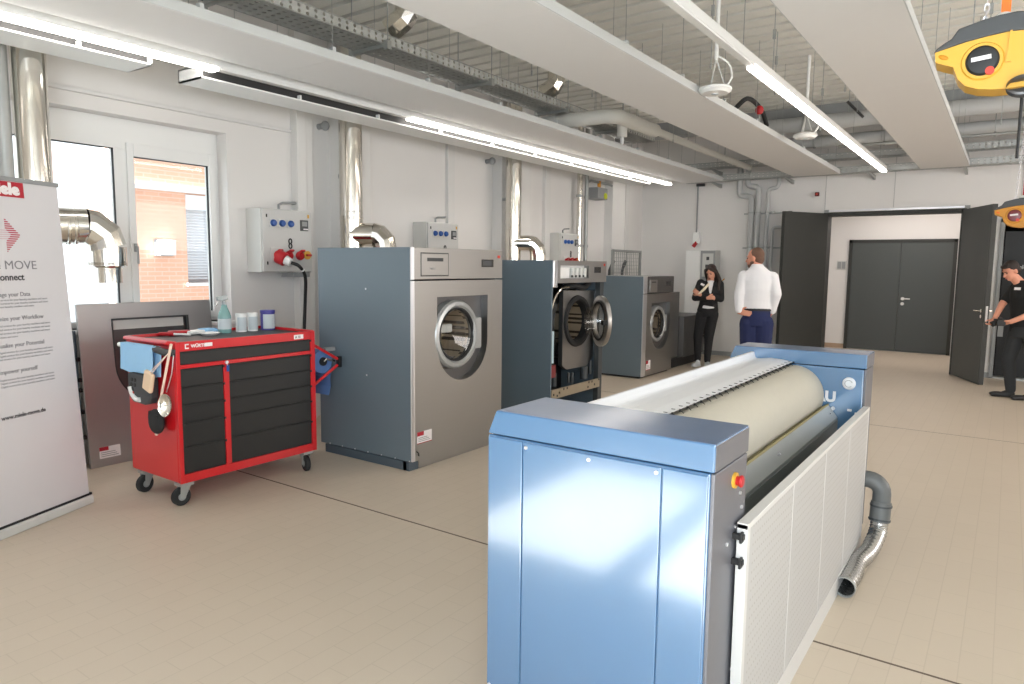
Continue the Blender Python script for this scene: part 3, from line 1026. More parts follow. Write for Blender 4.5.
# far housing: dial, lettering, small fittings
MB().lathe([(0.0, 0.016), (0.028, 0.014), (0.036, 0.006), (0.036, 0)], (-0.722, 4.436, 0.957), (0, -1, 0), 28).build('dial', M['white'], far, smooth=True)
dr_ = MB()
dr_.tube(arc((-0.722, 0.957), 0.02, 20, 320, 16, 'xz', 4.418), 0.002, 6)
dr_.build('dial_mark', M['cabinetd'], far)
lettering('AU', 0.085, (-0.905, 4.435, 0.84), (1, 0, 0), (0, 0, 1), M['white'], far, bold=0.004)
ft = MB()
ft.cyl((-0.80, 4.438, 0.80), (-0.80, 4.425, 0.80), 0.011, seg=12)
ft.box(-0.722, -0.700, 4.425, 4.438, 0.795, 0.806)
ft.box(-0.682, -0.668, 4.425, 4.438, 0.775, 0.79)
split(ft, 'fitting', M['white'], far)
# roller
RC, RR = (-1.03, 0.862), 0.176
rl = MB().cyl((RC[0], 2.198, RC[1]), (RC[0], 4.436, RC[1]), RR, seg=72).build('roller', M['roller'], ir, smooth=True)
# white feed hood with its row of spring fingers
hp = [(-1.276, 1.098), (-1.272, 1.080), (-1.266, 1.064), (-1.254, 1.057), (-1.23, 1.058), (-1.17, 1.066), (-1.10, 1.062), (-1.04, 1.052)]
hood = MB().sheet([(x, z) for x, z in hp], 'y', 2.198, 4.434, 0.004).build('feed_hood', M['white'], ir, smooth=True, angle=50)
lip = MB()
lip.prism([(-1.296, 0.70), (-1.280, 0.70), (-1.280, 1.06), (-1.274, 1.101), (-1.290, 1.101), (-1.296, 1.06)], 'y', 2.198, 4.434)
lip.build('hood_edge', M['white'], hood, bevel=0.003)
cbm = MB()
cbm.tube([(-1.034, 2.2, 1.056), (-1.034, 4.43, 1.056)], 0.002, 6)
yy = 2.22
while yy < 4.42:
    cbm.box(-1.062, -1.046, yy, yy + 0.003, 1.0595, 1.0615)
    cbm.prism([(-1.036, 1.060), (-1.018, 1.046), (-1.018, 1.043), (-1.036, 1.056)], 'y', yy + 0.02, yy + 0.024)
    cbm.box(-1.036, -1.031, yy + 0.016, yy + 0.026, 1.05, 1.059)
    yy += 0.078
cbm.build('finger_comb', M['black'], hood)
# heated trough and grey beam under the roller
tr = MB()
tr.prism([(-0.870, 0.800), (-0.826, 0.826), (-0.822, 0.818), (-0.862, 0.79)], 'y', 2.198, 4.434)
tr.build('trough_lip', mat('ochre_trough_pad', (150, 140, 96), 0.7), ir)
MB().box(-0.842, -0.832, 2.198, 4.434, 0.795, 0.818).build('gap_seal', M['black'], ir)
bm_ = MB()
bm_.prism([(-0.832, 0.81), (-0.824, 0.818), (-0.772, 0.752), (-0.772, 0.30), (-0.79, 0.30), (-0.79, 0.745)], 'y', 2.199, 4.43)
beam = bm_.build('beam', M['beam'], ir, bevel=0.002)
MB().box(-0.7715, -0.769, 2.2, 4.43, 0.30, 0.735).build('beam_front', mat('beam_front_grey', (112, 118, 118), 0.45), beam)
MB().box(-1.31, -0.80, 2.2, 4.436, 0.15, 0.62).build('lower_body', M['beamd'], ir)
sk = MB()
for yy in (2.3, 3.2, 4.3):
    sk.cyl((-0.79, yy, 0.79), (-0.783, yy, 0.797), 0.006, seg=8)
split(sk, 'screw', M['inoxb'], beam)
# punched white front sheet leaning on the machine, with fold lines and hinge hooks
fs = MB().box(-0.612, -0.594, 2.10, 4.335, 0.012, 0.842).build('front_sheet', M['punched'], ir, bevel=0.003)
fe = MB()
fe.box(-0.626, -0.593, 2.090, 2.118, 0.0, 0.846)
fe.box(-0.626, -0.592, 2.09, 4.338, 0.832, 0.850)
fe.box(-0.626, -0.592, 2.09, 4.338, 0.0, 0.10)
fe.box(-0.626, -0.593, 4.31, 4.338, 0.0, 0.846)
for k in range(1, 4):
    fe.box(-0.5945, -0.593, 2.09 + k * 0.56, 2.095 + k * 0.56, 0.10, 0.832)
split(fe, 'sheet_border', M['sheetedge'], fs, bevel=0.001)
hk = MB()
for z in (0.80, 0.72):
    hk.box(-0.636, -0.600, 2.074, 2.092, z, z + 0.018)
    hk.box(-0.612, -0.604, 2.068, 2.10, z - 0.008, z + 0.024)
split(hk, 'hook', M['black'], fs, bevel=0.002)
hk2 = MB()
hk2.tube([(-0.70, 4.425, 0.70), (-0.69, 4.40, 0.74), (-0.66, 4.36, 0.76), (-0.62, 4.33, 0.74)], 0.01, 8)
hk2.build('support_arm', M['black'], fs, smooth=True)

# exhaust hose beside the ironer
eh = thing('exhaust_hose', 'silver flexible hose with dark grey elbow lying beside the ironer', 'hose', (-0.52, 4.0, 0))
el = [(-0.70, 4.40, 0.42), (-0.58, 4.40, 0.42)] + arc((-0.58, 0.35), 0.07, 90, 0, 6, 'xz', 4.40)[1:] + [(-0.51, 4.40, 0.28)]
MB().tube(el, 0.048, 20).build('elbow', M['hose'], eh, smooth=True)
MB().tube([(-0.51, 4.40, 0.30), (-0.512, 4.385, 0.19)], 0.054, 20).build('sleeve', M['hose'], eh, smooth=True)
cl = MB()
for p, q in (((-0.51, 4.40, 0.285), (-0.5101, 4.3995, 0.275)), ((-0.512, 4.388, 0.205), (-0.5121, 4.386, 0.195))):
    cl.tube([p, q], 0.058, 20)
split(cl, 'clamp', M['beamd'], eh)
fp = bez([(-0.512, 4.387, 0.21), (-0.514, 4.36, 0.13), (-0.530, 4.20, 0.072), (-0.560, 4.02, 0.058), (-0.555, 3.86, 0.056), (-0.560, 3.68, 0.056)], 14)
rr = [0.046 + 0.0022 * math.sin(i * 2.2) for i in range(len(fp))]
MB().tube(fp, rr, 20, caps=False).build('flexible_pipe', M['flex'], eh, smooth=True, angle=70)
MB().lathe([(0.047, 0), (0.051, 0), (0.051, 0.02), (0.047, 0.02)], (-0.560, 3.665, 0.056), (0, 1, 0), 24).build('end_ring', M['galv'], eh, smooth=True)

# ------------------------------------------------------------------ washing machines
def rounded_u(yc, hw_, zt, zb, n=18):
    # recess outline: flat top, half-round bottom
    pts = [(yc + hw_, zt), (yc - hw_, zt), (yc - hw_, zb + hw_)]
    for i in range(1, n):
        a = PI + PI * i / n
        pts.append((yc + hw_ * math.cos(a), zb + hw_ + hw_ * math.sin(a)))
    pts.append((yc + hw_, zb + hw_))
    return pts

def frame_with_hole(outer, hole, x0, x1):
    # flat plate (y0,y1,z0,z1) with a hole polygon, extruded in x
    b = MB()
    bm = b.bm
    for x in (x0, x1):
        pass
    y0, y1, z0, z1 = outer
    ov = [(y0, z0), (y1, z0), (y1, z1), (y0, z1)]
    def face_at(x):
        v1 = [bm.verts.new((x, y, z)) for y, z in ov]
        v2 = [bm.verts.new((x, y, z)) for y, z in hole]
        e = []
        for L in (v1, v2):
            for i in range(len(L)):
                e.append(bm.edges.new((L[i], L[(i + 1) % len(L)])))
        bmesh.ops.triangle_fill(bm, edges=e, use_beauty=True, use_dissolve=False)
        return v1, v2
    a1, a2 = face_at(x0)
    b1, b2 = face_at(x1)
    for A, B in ((a1, b1), (a2, b2)):
        for i in range(len(A)):
            j = (i + 1) % len(A)
            bm.faces.new((A[i], A[j], B[j], B[i]))
    return b

def porthole(t, xf, yc, zc, R, tilt=0.0):
    # closed door: grey ring, glass, drum behind, handle plate on the right
    ring = MB().lathe([(R * 0.78, 0.0), (R * 0.79, 0.03), (R * 0.85, 0.045), (R * 0.95, 0.04), (R, 0.02), (R, -0.04)], (xf - 0.03, yc, zc), (1, 0, 0), 48).build('door', M['cabinet'], t, smooth=True)
    ring.data.materials[0] = M['doorring']
    MB().lathe([(R * 0.71, 0.012), (R * 0.785, 0.012), (R * 0.785, 0.034), (R * 0.75, 0.034), (R * 0.71, 0.02)], (xf - 0.03, yc, zc), (1, 0, 0), 48).build('gasket', M['gasket'], ring, smooth=True)
    MB().lathe([(0.0, -0.035), (R * 0.35, -0.025), (R * 0.66, 0.01), (R * 0.77, 0.018)], (xf - 0.03, yc, zc), (1, 0, 0), 40).build('glass', M['doorglass'], ring, smooth=True)
    d = MB().lathe([(R * 0.74, 0.0), (R * 0.74, -0.03), (R * 0.80, -0.05), (R * 0.80, -0.30), (0.0, -0.30)], (xf - 0.05, yc, zc), (1, 0, 0), 40)
    dm = d.build('drum', M['drumhole'], t, smooth=True)
    MB().obox((xf - 0.10, yc - R * 0.22, zc + R * 0.16), (0.03, R * 0.75, R * 0.26), (0, 0, 0)).build('drum_rib', M['cabinet'], dm, bevel=R * 0.1, seg=3)
    return ring
M['doorring'] = mat('door_ring_silver', (178, 180, 180), 0.35, 0.55)

def sticker(t, x, y0, z0, w, h, slope=0.0, axis='x'):
    b = MB().box(x, x + 0.0015, y0, y0 + w, z0, z0 + h).build('sticker', M['stickw'], t)
    e = MB()
    e.box(x + 0.001, x + 0.0022, y0, y0 + w * 0.45, z0 + h * 0.66, z0 + h)
    e.box(x + 0.001, x + 0.0022, y0, y0 + w, z0, z0 + h * 0.06)
    split(e, 'red_band', M['logored'], b)
    l = MB()
    for k in range(3):
        l.box(x + 0.0015, x + 0.0022, y0 + w * 0.07, y0 + w * (0.9 - 0.1 * k), z0 + h * (0.18 + 0.14 * k), z0 + h * (0.23 + 0.14 * k))
    l.build('print', M['cabinetd'], b)
    return b

# nearest machine
W = dict(x0=-4.80, xf=-3.72, y0=3.945, y1=5.125, z=1.75)
w1 = thing('washing_machine', 'big closed washing machine beside the red tool cart, steel front and slate side', 'washing machine', (-4.26, 4.535, 0), group='industrial washing machines')
bd = MB()
bd.box(W['x0'], W['xf'] - 0.06, W['y0'], W['y1'], 0.075, W['z'])
bd.bm.faces.ensure_lookup_table()
MB().box(W['x0'], W['xf'] - 0.014, W['y0'], W['y0'] + 0.02, 0.075, W['z']).build('side_panel', M['slate'], w1, bevel=0.004)
bd.bm.free()
o = MB()
o.box(W['x0'], W['xf'] - 0.07, W['y1'] - 0.02, W['y1'], 0.075, W['z'])
o.build('side_panel', M['slate'], w1, bevel=0.004)
o = MB()
o.box(W['x0'], W['xf'] - 0.07, W['y0'] + 0.02, W['y1'] - 0.02, W['z'] - 0.02, W['z'] - 0.002)
o.build('top', M['inox'], w1)
o = MB()
o.box(W['x0'], W['x0'] + 0.02, W['y0'] + 0.02, W['y1'] - 0.02, 0.075, W['z'] - 0.02)
o.build('back_panel', M['slated'], w1)
o = MB()
o.box(W['x0'] + 0.06, W['xf'] - 0.055, W['y0'] - 0.004, W['y0'] + 0.04, 0.0, 0.072)
o.box(W['xf'] - 0.10, W['xf'] - 0.03, W['y0'] - 0.004, W['y0'] + 0.10, 0.0, 0.072)
o.box(W['x0'] + 0.06, W['xf'] - 0.10, W['y1'] - 0.04, W['y1'], 0.0, 0.072)
split(o, 'plinth', M['slated'], w1, bevel=0.003)
MB().box(W['xf'] - 0.10, W['xf'] - 0.03, W['y0'] + 0.105, W['y1'], 0.0, 0.068).build('plinth_front', M['inox'], w1, bevel=0.003)
rv = MB()
for k in range(7):
    rv.cyl((-4.68 + k * 0.155, W['y0'] + 0.001, 0.082), (-4.68 + k * 0.155, W['y0'] - 0.003, 0.082), 0.006, seg=8)
for x, z in ((-4.22, 1.42), (-4.22, 0.72)):
    rv.cyl((x, W['y0'] + 0.001, z), (x, W['y0'] - 0.002, z), 0.008, seg=8)
split(rv, 'rivet', M['inoxb'], w1)
hole = rounded_u(4.572, 0.333, 1.362, 0.655)
f = frame_with_hole((W['y0'] + 0.035, W['y1'] - 0.004, 0.078, 1.492), hole, W['xf'] - 0.07, W['xf'])
fp1 = f.build('front_panel', M['inox'], w1)
e = MB()
e.prism([(W['xf'] - 0.0135, W['y0']), (W['xf'] - 0.004, W['y0'] + 0.004), (W['xf'], W['y0'] + 0.014), (W['xf'], W['y0'] + 0.034), (W['xf'] - 0.0135, W['y0'] + 0.034)], 'z', 0.078, 1.492)
e.prism([(W['xf'] - 0.0135, W['y0']), (W['xf'] - 0.004, W['y0'] + 0.004), (W['xf'], W['y0'] + 0.014), (W['xf'], W['y0'] + 0.034), (W['xf'] - 0.0135, W['y0'] + 0.034)], 'z', 1.503, W['z'])
e.build('corner_strip', M['inoxb'], w1)
MB().box(W['xf'] - 0.07, W['xf'], W['y0'] + 0.035, W['y1'] - 0.004, 1.503, W['z']).build('control_panel', M['inox'], w1, bevel=0.004)
rc = MB()
rc.prism(rounded_u(4.572, 0.333, 1.362, 0.655), 'x', W['xf'] - 0.075, W['xf'] - 0.066)
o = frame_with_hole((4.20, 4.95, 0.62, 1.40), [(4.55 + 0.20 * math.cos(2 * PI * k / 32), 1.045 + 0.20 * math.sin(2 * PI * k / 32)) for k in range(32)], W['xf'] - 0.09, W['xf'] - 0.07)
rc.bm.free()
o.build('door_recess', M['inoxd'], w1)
ring1 = porthole(w1, W['xf'], 4.49, 1.045, 0.285)
MB().box(W['xf'] - 0.045, W['xf'] + 0.012, 4.70, 4.81, 0.905, 1.172).build('door_handle', M['doorring'], ring1, bevel=0.012)
# detergent drawer, display, red button
dw = MB().box(W['xf'] - 0.01, W['xf'] + 0.004, 4.055, 4.372, 1.534, 1.705).build('detergent_drawer', M['inox'], w1, bevel=0.004)
dg_ = MB()
dg_.box(W['xf'] - 0.006, W['xf'] + 0.001, 4.048, 4.379, 1.527, 1.712)
dg_.build('drawer_gap', M['beamd'], dw)
MB().box(W['xf'] + 0.003, W['xf'] + 0.0055, 4.12, 4.31, 1.645, 1.672).build('drawer_grip', M['beamd'], dw, bevel=0.002)
lettering('MIELE', 0.028, (W['xf'] + 0.0045, 4.15, 1.578), (0, 1, 0), (0, 0, 1), M['cabinetd'], dw)
dp = MB().box(W['xf'] - 0.002, W['xf'] + 0.003, 4.815, 4.985, 1.602, 1.668).build('display', M['display'], w1, bevel=0.003)
MB().box(W['xf'] + 0.003, W['xf'] + 0.0036, 4.83, 4.955, 1.612, 1.658).build('screen', mat('screen_grey', (74, 76, 78), 0.2), dp)
MB().box(W['xf'] - 0.002, W['xf'] + 0.006, 5.045, 5.08, 1.68, 1.705).build('red_button', M['led'], w1, bevel=0.004)
sticker(w1, W['xf'], 4.0, 0.21, 0.17, 0.095)
o = MB()
o.tube([(W['xf'] + 0.003, 3.99, 0.155), (W['xf'] + 0.006, 4.01, 0.14), (W['xf'] + 0.004, 4.015, 0.115)], 0.004, 6)
o.build('cable_end', M['black'], w1)

# second machine: front removed, drum plate and innards open, door swung out
V = dict(x0=-4.80, xf=-3.72, y0=5.97, y1=7.115, z=1.674)
w2 = thing('washing_machine', 'opened washing machine without front panel, round door swung out, between two closed machines', 'washing machine', (-4.26, 6.54, 0), group='industrial washing machines')
MB().box(V['x0'], V['xf'] - 0.004, V['y0'], V['y0'] + 0.02, 0.02, V['z']).build('side_panel', M['slate'], w2, bevel=0.004)
MB().box(V['x0'], V['xf'] - 0.05, V['y1'] - 0.02, V['y1'], 0.02, V['z']).build('side_panel', M['slate'], w2, bevel=0.004)
MB().box(V['x0'], V['xf'] - 0.05, V['y0'] + 0.02, V['y1'] - 0.02, V['z'] - 0.02, V['z'] - 0.002).build('top', M['inox'], w2)
MB().box(V['x0'], V['x0'] + 0.02, V['y0'] + 0.02, V['y1'] - 0.02, 0.02, V['z'] - 0.02).build('back_panel', M['slated'], w2)
MB().box(V['x0'] + 0.03, V['xf'] - 0.12, V['y0'] + 0.03, V['y1'] - 0.03, 0.0, 0.02).build('base', M['beamd'], w2)
cp = frame_with_hole((V['y0'] + 0.11, V['y1'], 1.445, V['z']), [(6.71, 1.625), (6.12, 1.625), (6.12, 1.49), (6.71, 1.49)], V['xf'] - 0.06, V['xf']).build('control_panel', M['inox'], w2)
MB().box(V['xf'] - 0.05, V['xf'], V['y0'] + 0.021, V['y0'] + 0.108, 1.40, V['z']).build('corner_strip', M['inoxb'], w2, bevel=0.012)
ib = MB()
ib.box(V['xf'] - 0.075, V['xf'] - 0.06, 6.10, 6.73, 1.47, 1.64)
ib.box(V['xf'] - 0.06, V['xf'] - 0.035, 6.13, 6.36, 1.50, 1.60)
ibo = ib.build('drawer_bay', M['whitep'], cp)
vv = MB()
for k in range(4):
    vv.cyl((V['xf'] - 0.03, 6.40 + k * 0.085, 1.50), (V['xf'] - 0.03, 6.40 + k * 0.085, 1.60), 0.028, seg=14)
split(vv, 'water_inlet', M['cabinet'], ibo, smooth=True)
nz_ = MB()
for k in range(5):
    nz_.box(V['xf'] - 0.02, V['xf'] - 0.005, 6.37 + k * 0.075, 6.395 + k * 0.075, 1.50, 1.525)
split(nz_, 'inlet_tip', M['beamd'], ibo)
d2_ = MB().box(V['xf'] - 0.002, V['xf'] + 0.003, 6.83, 6.98, 1.547, 1.611).build('display', M['display'], cp, bevel=0.003)
MB().box(V['xf'] - 0.002, V['xf'] + 0.006, 7.045, 7.075, 1.62, 1.648).build('red_button', M['led'], cp, bevel=0.004)
# dark rear wall of the open compartment, posts, cross bar
MB().box(-4.30, -4.28, V['y0'] + 0.02, V['y1'] - 0.02, 0.06, 1.45).build('inner_wall', M['lens'], w2)
po = MB()
po.box(V['xf'] - 0.09, V['xf'] - 0.03, 7.03, V['y1'], 0.0, 1.445)
po.build('post', M['beamd'], w2)
po = MB()
po.box(V['xf'] - 0.12, V['xf'] - 0.03, V['y0'] + 0.02, V['y0'] + 0.045, 0.0, 1.445)
po.build('post', M['beamd'], w2)
xb_ = frame_with_hole((6.03, 7.06, 0.255, 0.352), [(6.20, 0.32), (6.17, 0.32), (6.17, 0.295), (6.20, 0.295)], -3.765, -3.745).build('cross_bar', M['crossbar'], w2)
hb_ = MB()
for y, z in ((6.06, 0.29), (6.13, 0.27), (6.26, 0.325), (6.33, 0.325), (6.80, 0.325), (6.87, 0.325), (6.93, 0.285), (6.78, 0.275), (7.03, 0.33)):
    hb_.box(-3.7455, -3.743, y, y + 0.022, z, z + 0.022)
split(hb_, 'slot', M['black'], xb_)
# drum plate with gasket
dpo = [(6.40, 0.56), (6.50, 0.505), (6.93, 0.50), (7.10, 0.60), (7.10, 1.345), (6.40, 1.36)]
pb = MB()
circ = [(6.70 + 0.275 * math.cos(2 * PI * k / 40), 1.02 + 0.275 * math.sin(2 * PI * k / 40)) for k in range(40)]
def plate_poly(outer, hole, x0, x1):
    b = MB()
    bm = b.bm
    def fa(x):
        v1 = [bm.verts.new((x, y, z)) for y, z in outer]
        v2 = [bm.verts.new((x, y, z)) for y, z in hole]
        e = []
        for L in (v1, v2):
            for i in range(len(L)):
                e.append(bm.edges.new((L[i], L[(i + 1) % len(L)])))
        bmesh.ops.triangle_fill(bm, edges=e, use_beauty=True, use_dissolve=False)
        return v1, v2
    a1, a2 = fa(x0)
    b1, b2 = fa(x1)
    for A, B in ((a1, b1), (a2, b2)):
        for i in range(len(A)):
            j = (i + 1) % len(A)
            bm.faces.new((A[i], A[j], B[j], B[i]))
    return b
pb.bm.free()
dplate = plate_poly(dpo, circ, -3.90, -3.85).build('drum_plate', M['inox'], w2)
MB().lathe([(0.205, -0.05), (0.215, 0.02), (0.24, 0.035), (0.275, 0.03), (0.285, 0.0), (0.285, -0.03)], (-3.855, 6.70, 1.02), (1, 0, 0), 48).build('gasket', M['gasket'], dplate, smooth=True)
MB().lathe([(0.21, 0.0), (0.26, -0.03), (0.26, -0.38), (0.0, -0.38)], (-3.88, 6.70, 1.02), (1, 0, 0), 40).build('drum', M['drumhole'], w2, smooth=True)
MB().lathe([(0.36, -0.02), (0.40, -0.06), (0.40, -0.38)], (-3.90, 6.70, 1.0), (1, 0, 0), 40).build('tub', M['lens'], w2, smooth=True)
th = MB()
th.tube(bez([(-3.78, 6.03, 1.02), (-3.78, 6.05, 1.16), (-3.79, 6.14, 1.30), (-3.80, 6.28, 1.385), (-3.82, 6.46, 1.40)]), 0.013, 8)
th.build('chrome_hose', M['chrome'], w2, smooth=True)
dh = MB()
dh.tube(bez([(-3.86, 6.42, 1.39), (-3.84, 6.60, 1.41), (-3.83, 6.78, 1.385), (-3.85, 6.95, 1.43)]), 0.03, 10)
dh.build('black_hose', M['rubber'], w2, smooth=True)
bits = MB()
for y, z0, z1, r in ((6.22, 0.36, 0.50, 0.03), (6.52, 0.36, 0.47, 0.014), (6.60, 0.34, 0.46, 0.018), (6.86, 0.36, 0.50, 0.045), (7.0, 0.40, 0.55, 0.02)):
    bits.cyl((-3.84, y, z0), (-3.84, y, z1), r, seg=12)
split(bits, 'damper', M['beamd'], w2, smooth=True)
lb = MB().box(-3.80, -3.79, 6.055, 6.13, 0.62, 0.95).build('data_label', mat('label_pale_blue', (190, 214, 222), 0.5), w2)
MB().box(-3.80, -3.78, 6.06, 6.16, 0.47, 0.60).build('red_terminal', mat('dull_red', (120, 38, 40), 0.5), w2)
MB().box(-3.83, -3.81, 7.085, 7.10, 1.22, 1.36).build('lock_strip', M['whitep'], w2)
# swung door
dr2 = bpy.data.objects.new('door', None)
C.objects.link(dr2)
dr2.parent = w2
hx, hy, hz = -3.80, 6.95, 1.03
ORG[dr2.name] = ORG[w2.name].copy()
dth = math.radians(48)
dc = Vector((hx + 0.285 * math.sin(dth), hy - 0.285 * math.cos(dth), hz))
dn = Vector((math.cos(dth), math.sin(dth), 0))      # outward normal of the swung door
MB().lathe([(0.19, -0.015), (0.19, 0.02), (0.215, 0.03), (0.265, 0.028), (0.275, 0.01), (0.275, -0.02), (0.25, -0.03), (0.205, -0.03), (0.19, -0.015)], dc, dn, 48).build('door_ring', M['inox'], dr2, smooth=True)
MB().lathe([(0.19, -0.01), (0.175, -0.10), (0.15, -0.14), (0.0, -0.145)], dc, dn, 40).build('glass_bowl', M['doorglass'], dr2, smooth=True)
MB().lathe([(0.19, -0.034), (0.212, -0.034), (0.212, 0.0), (0.19, 0.0)], dc, dn, 40).build('seal', M['gasket'], dr2, smooth=True)
ed = Vector((math.sin(dth), -math.cos(dth), 0))
q = dc + ed * 0.225 - dn * 0.035
MB().obox(q, (0.06, 0.07, 0.05), (0, 0, dth)).build('latch', M['black'], dr2)
q = Vector((hx, hy, hz))
MB().cyl(q + Vector((0, 0, -0.09)), q + Vector((0, 0, 0.09)), 0.018).build('hinge', M['inoxd'], dr2)

# third machine, smaller, farther back
w3 = thing('washing_machine', 'smallest washing machine, closed, farthest back near the woman', 'washing machine', (-4.78, 9.85, 0), group='industrial washing machines')
X0, XF, Y0, Y1, Z1 = -5.25, -4.258, 9.30, 10.395, 1.48
MB().box(X0, XF - 0.012, Y0, Y0 + 0.02, 0.03, Z1).build('side_panel', M['slate'], w3, bevel=0.004)
MB().box(X0, XF - 0.06, Y1 - 0.02, Y1, 0.03, Z1).build('side_panel', M['slate'], w3, bevel=0.004)
MB().box(X0, XF - 0.06, Y0 + 0.02, Y1 - 0.02, Z1 - 0.02, Z1 - 0.002).build('top', M['inox'], w3)
MB().box(X0 + 0.04, XF - 0.05, Y0 + 0.03, Y1 - 0.03, 0.0, 0.03).build('plinth', M['black'], w3)
e = MB()
for a, b in ((0.03, 1.225), (1.235, Z1)):
    e.prism([(XF - 0.0115, Y0), (XF - 0.004, Y0 + 0.002), (XF, Y0 + 0.02), (XF, Y0 + 0.12), (XF - 0.0115, Y0 + 0.12)], 'z', a, b)
e.build('corner_strip', M['inoxb'], w3)
hole3 = rounded_u(9.93, 0.345, 1.09, 0.385)
frame_with_hole((Y0 + 0.121, Y1 - 0.003, 0.03, 1.225), hole3, XF - 0.06, XF).build('front_panel', M['inox'], w3)
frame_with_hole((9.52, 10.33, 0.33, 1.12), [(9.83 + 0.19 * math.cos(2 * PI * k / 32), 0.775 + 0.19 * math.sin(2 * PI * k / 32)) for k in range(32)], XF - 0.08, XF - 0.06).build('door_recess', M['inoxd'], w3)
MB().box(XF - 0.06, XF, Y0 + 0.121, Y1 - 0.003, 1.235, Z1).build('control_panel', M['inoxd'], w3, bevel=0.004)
ring3 = porthole(w3, XF, 9.83, 0.775, 0.272)
MB().box(XF - 0.04, XF + 0.012, 10.04, 10.15, 0.64, 0.90).build('door_handle', M['doorring'], ring3, bevel=0.012)
dw3 = MB().box(XF - 0.01, XF + 0.004, 9.50, 9.765, 1.25, 1.43).build('detergent_drawer', M['inox'], w3, bevel=0.004)
MB().box(XF + 0.003, XF + 0.0055, 9.56, 9.71, 1.385, 1.405).build('drawer_grip', M['beamd'], dw3)
MB().box(XF - 0.002, XF + 0.003, 10.09, 10.27, 1.335, 1.40).build('display', M['display'], w3, bevel=0.003)
sticker(w3, XF, 9.45, 0.11, 0.15, 0.14)

# low stainless unit with an upright box, behind the third machine
lo = thing('stainless_unit', 'low stainless steel unit with taller box beside the farthest washing machine', 'machine', (-4.7, 11.0, 0))
MB().box(-5.2, -4.32, 11.02, 12.0, 0.14, 0.80).build('body', M['inoxd'], lo, bevel=0.008)
MB().box(-5.2, -4.40, 10.62, 11.0, 0.14, 1.22).build('upright_box', M['inox'], lo, bevel=0.008)
MB().box(-5.15, -4.36, 10.66, 11.95, 0.0, 0.14).build('base', M['black'], lo)
MB().box(-5.2, -4.30, 11.0, 12.02, 0.80, 0.815).build('worktop', M['inoxd'], lo, bevel=0.003)

# ------------------------------------------------------------------ red tool cart and what hangs on it
CX0, CX1, CY0, CY2 = -5.02, -4.40, 2.44, 3.56
tc_ = thing('tool_cart', 'red wheeled tool cart with black drawers in front of the window', 'tool cart', (-4.71, 3.0, 0))
cb_ = MB().box(CX0, CX1, CY0, CY2, 0.155, 1.07).build('body', M['red'], tc_, bevel=0.012)
ff = MB()
for a in ((2.44, 2.468, 0.155, 1.10), (3.518, 3.56, 0.155, 1.10), (2.468, 3.518, 1.037, 1.10), (2.468, 3.518, 0.922, 0.948), (2.468, 3.518, 0.155, 0.215), (2.776, 2.818, 0.215, 0.922)):
    ff.box(CX1 - 0.002, CX1 + 0.018, *a)
ffo = ff.build('front_frame', M['red'], tc_, bevel=0.003)
rm = MB()
rm.box(CX0, CX0 + 0.018, CY0, CY2, 1.065, 1.105)
rm.box(CX0 + 0.018, CX1, CY0, CY0 + 0.018, 1.065, 1.105)
rm.box(CX0 + 0.018, CX1, CY2 - 0.018, CY2, 1.065, 1.105)
split(rm, 'rim', M['red'], tc_, bevel=0.004)
MB().box(CX0 + 0.02, CX1 - 0.004, CY0 + 0.02, CY2 - 0.02, 1.07, 1.085).build('top_mat', M['drawer'], tc_, bevel=0.002)
MB().box(CX1 - 0.003, CX1 + 0.006, 2.469, 3.517, 0.216, 1.036).build('drawer_backing', M['black'], tc_)
def drawer(y0, y1, z0, z1):
    d = MB().box(CX1 - 0.004, CX1 + 0.012, y0, y1, z0 + 0.0008, z1 - 0.0008).build('drawer', M['drawer'], tc_, bevel=0.003)
    MB().box(CX1 + 0.011, CX1 + 0.016, y0 + 0.02, y1 - 0.02, z1 - 0.018, z1 - 0.004).build('drawer_grip', M['black'], d, bevel=0.002)
    MB().box(CX1 + 0.012, CX1 + 0.020, y1 - 0.004, y1 + 0.008, z1 - 0.02, z1 - 0.004).build('catch', M['black'], d)
drawer(2.47, 3.516, 0.948, 1.037)
for y0, y1 in ((2.47, 2.775), (2.82, 3.516)):
    zs = [0.216, 0.40, 0.56, 0.68, 0.80, 0.921]
    for a, b in zip(zs, zs[1:]):
        drawer(y0, y1, a, b)
lettering('WÜRTH', 0.030, (CX1 + 0.0185, 2.545, 1.058), (0, 1, 0), (0, 0, 1), M['stickw'], ffo, bold=0.001)
lg = MB()
lg.box(CX1 + 0.018, CX1 + 0.0192, 2.503, 2.510, 1.052, 1.085)
lg.box(CX1 + 0.018, CX1 + 0.0192, 2.510, 2.530, 1.052, 1.060)
lg.box(CX1 + 0.018, CX1 + 0.0192, 2.510, 2.530, 1.077, 1.085)
lg.build('emblem', M['stickw'], ffo)
MB().box(CX1 + 0.018, CX1 + 0.0192, 2.642, 2.698, 1.057, 1.082).build('white_badge', M['stickw'], ffo)
tg = MB().box(CX1 + 0.018, CX1 + 0.0195, 3.365, 3.45, 1.047, 1.080).build('number_sticker', M['stickw'], ffo)
lettering('# 10', 0.026, (CX1 + 0.0198, 3.375, 1.055), (0, 1, 0), (0, 0, 1), M['display'], tg)
lk = MB().cyl((CX1 + 0.018, 2.797, 0.935), (CX1 + 0.028, 2.797, 0.935), 0.012).build('lock', M['inoxb'], ffo, smooth=True)
MB().box(CX1 + 0.026, CX1 + 0.030, 2.792, 2.812, 0.87, 0.915).build('key_tag', M['socketblue'], lk)
kk = MB()
kk.box(CX1 + 0.027, CX1 + 0.030, 2.795, 2.80, 0.91, 0.94)
kk.build('key', M['inoxb'], lk)
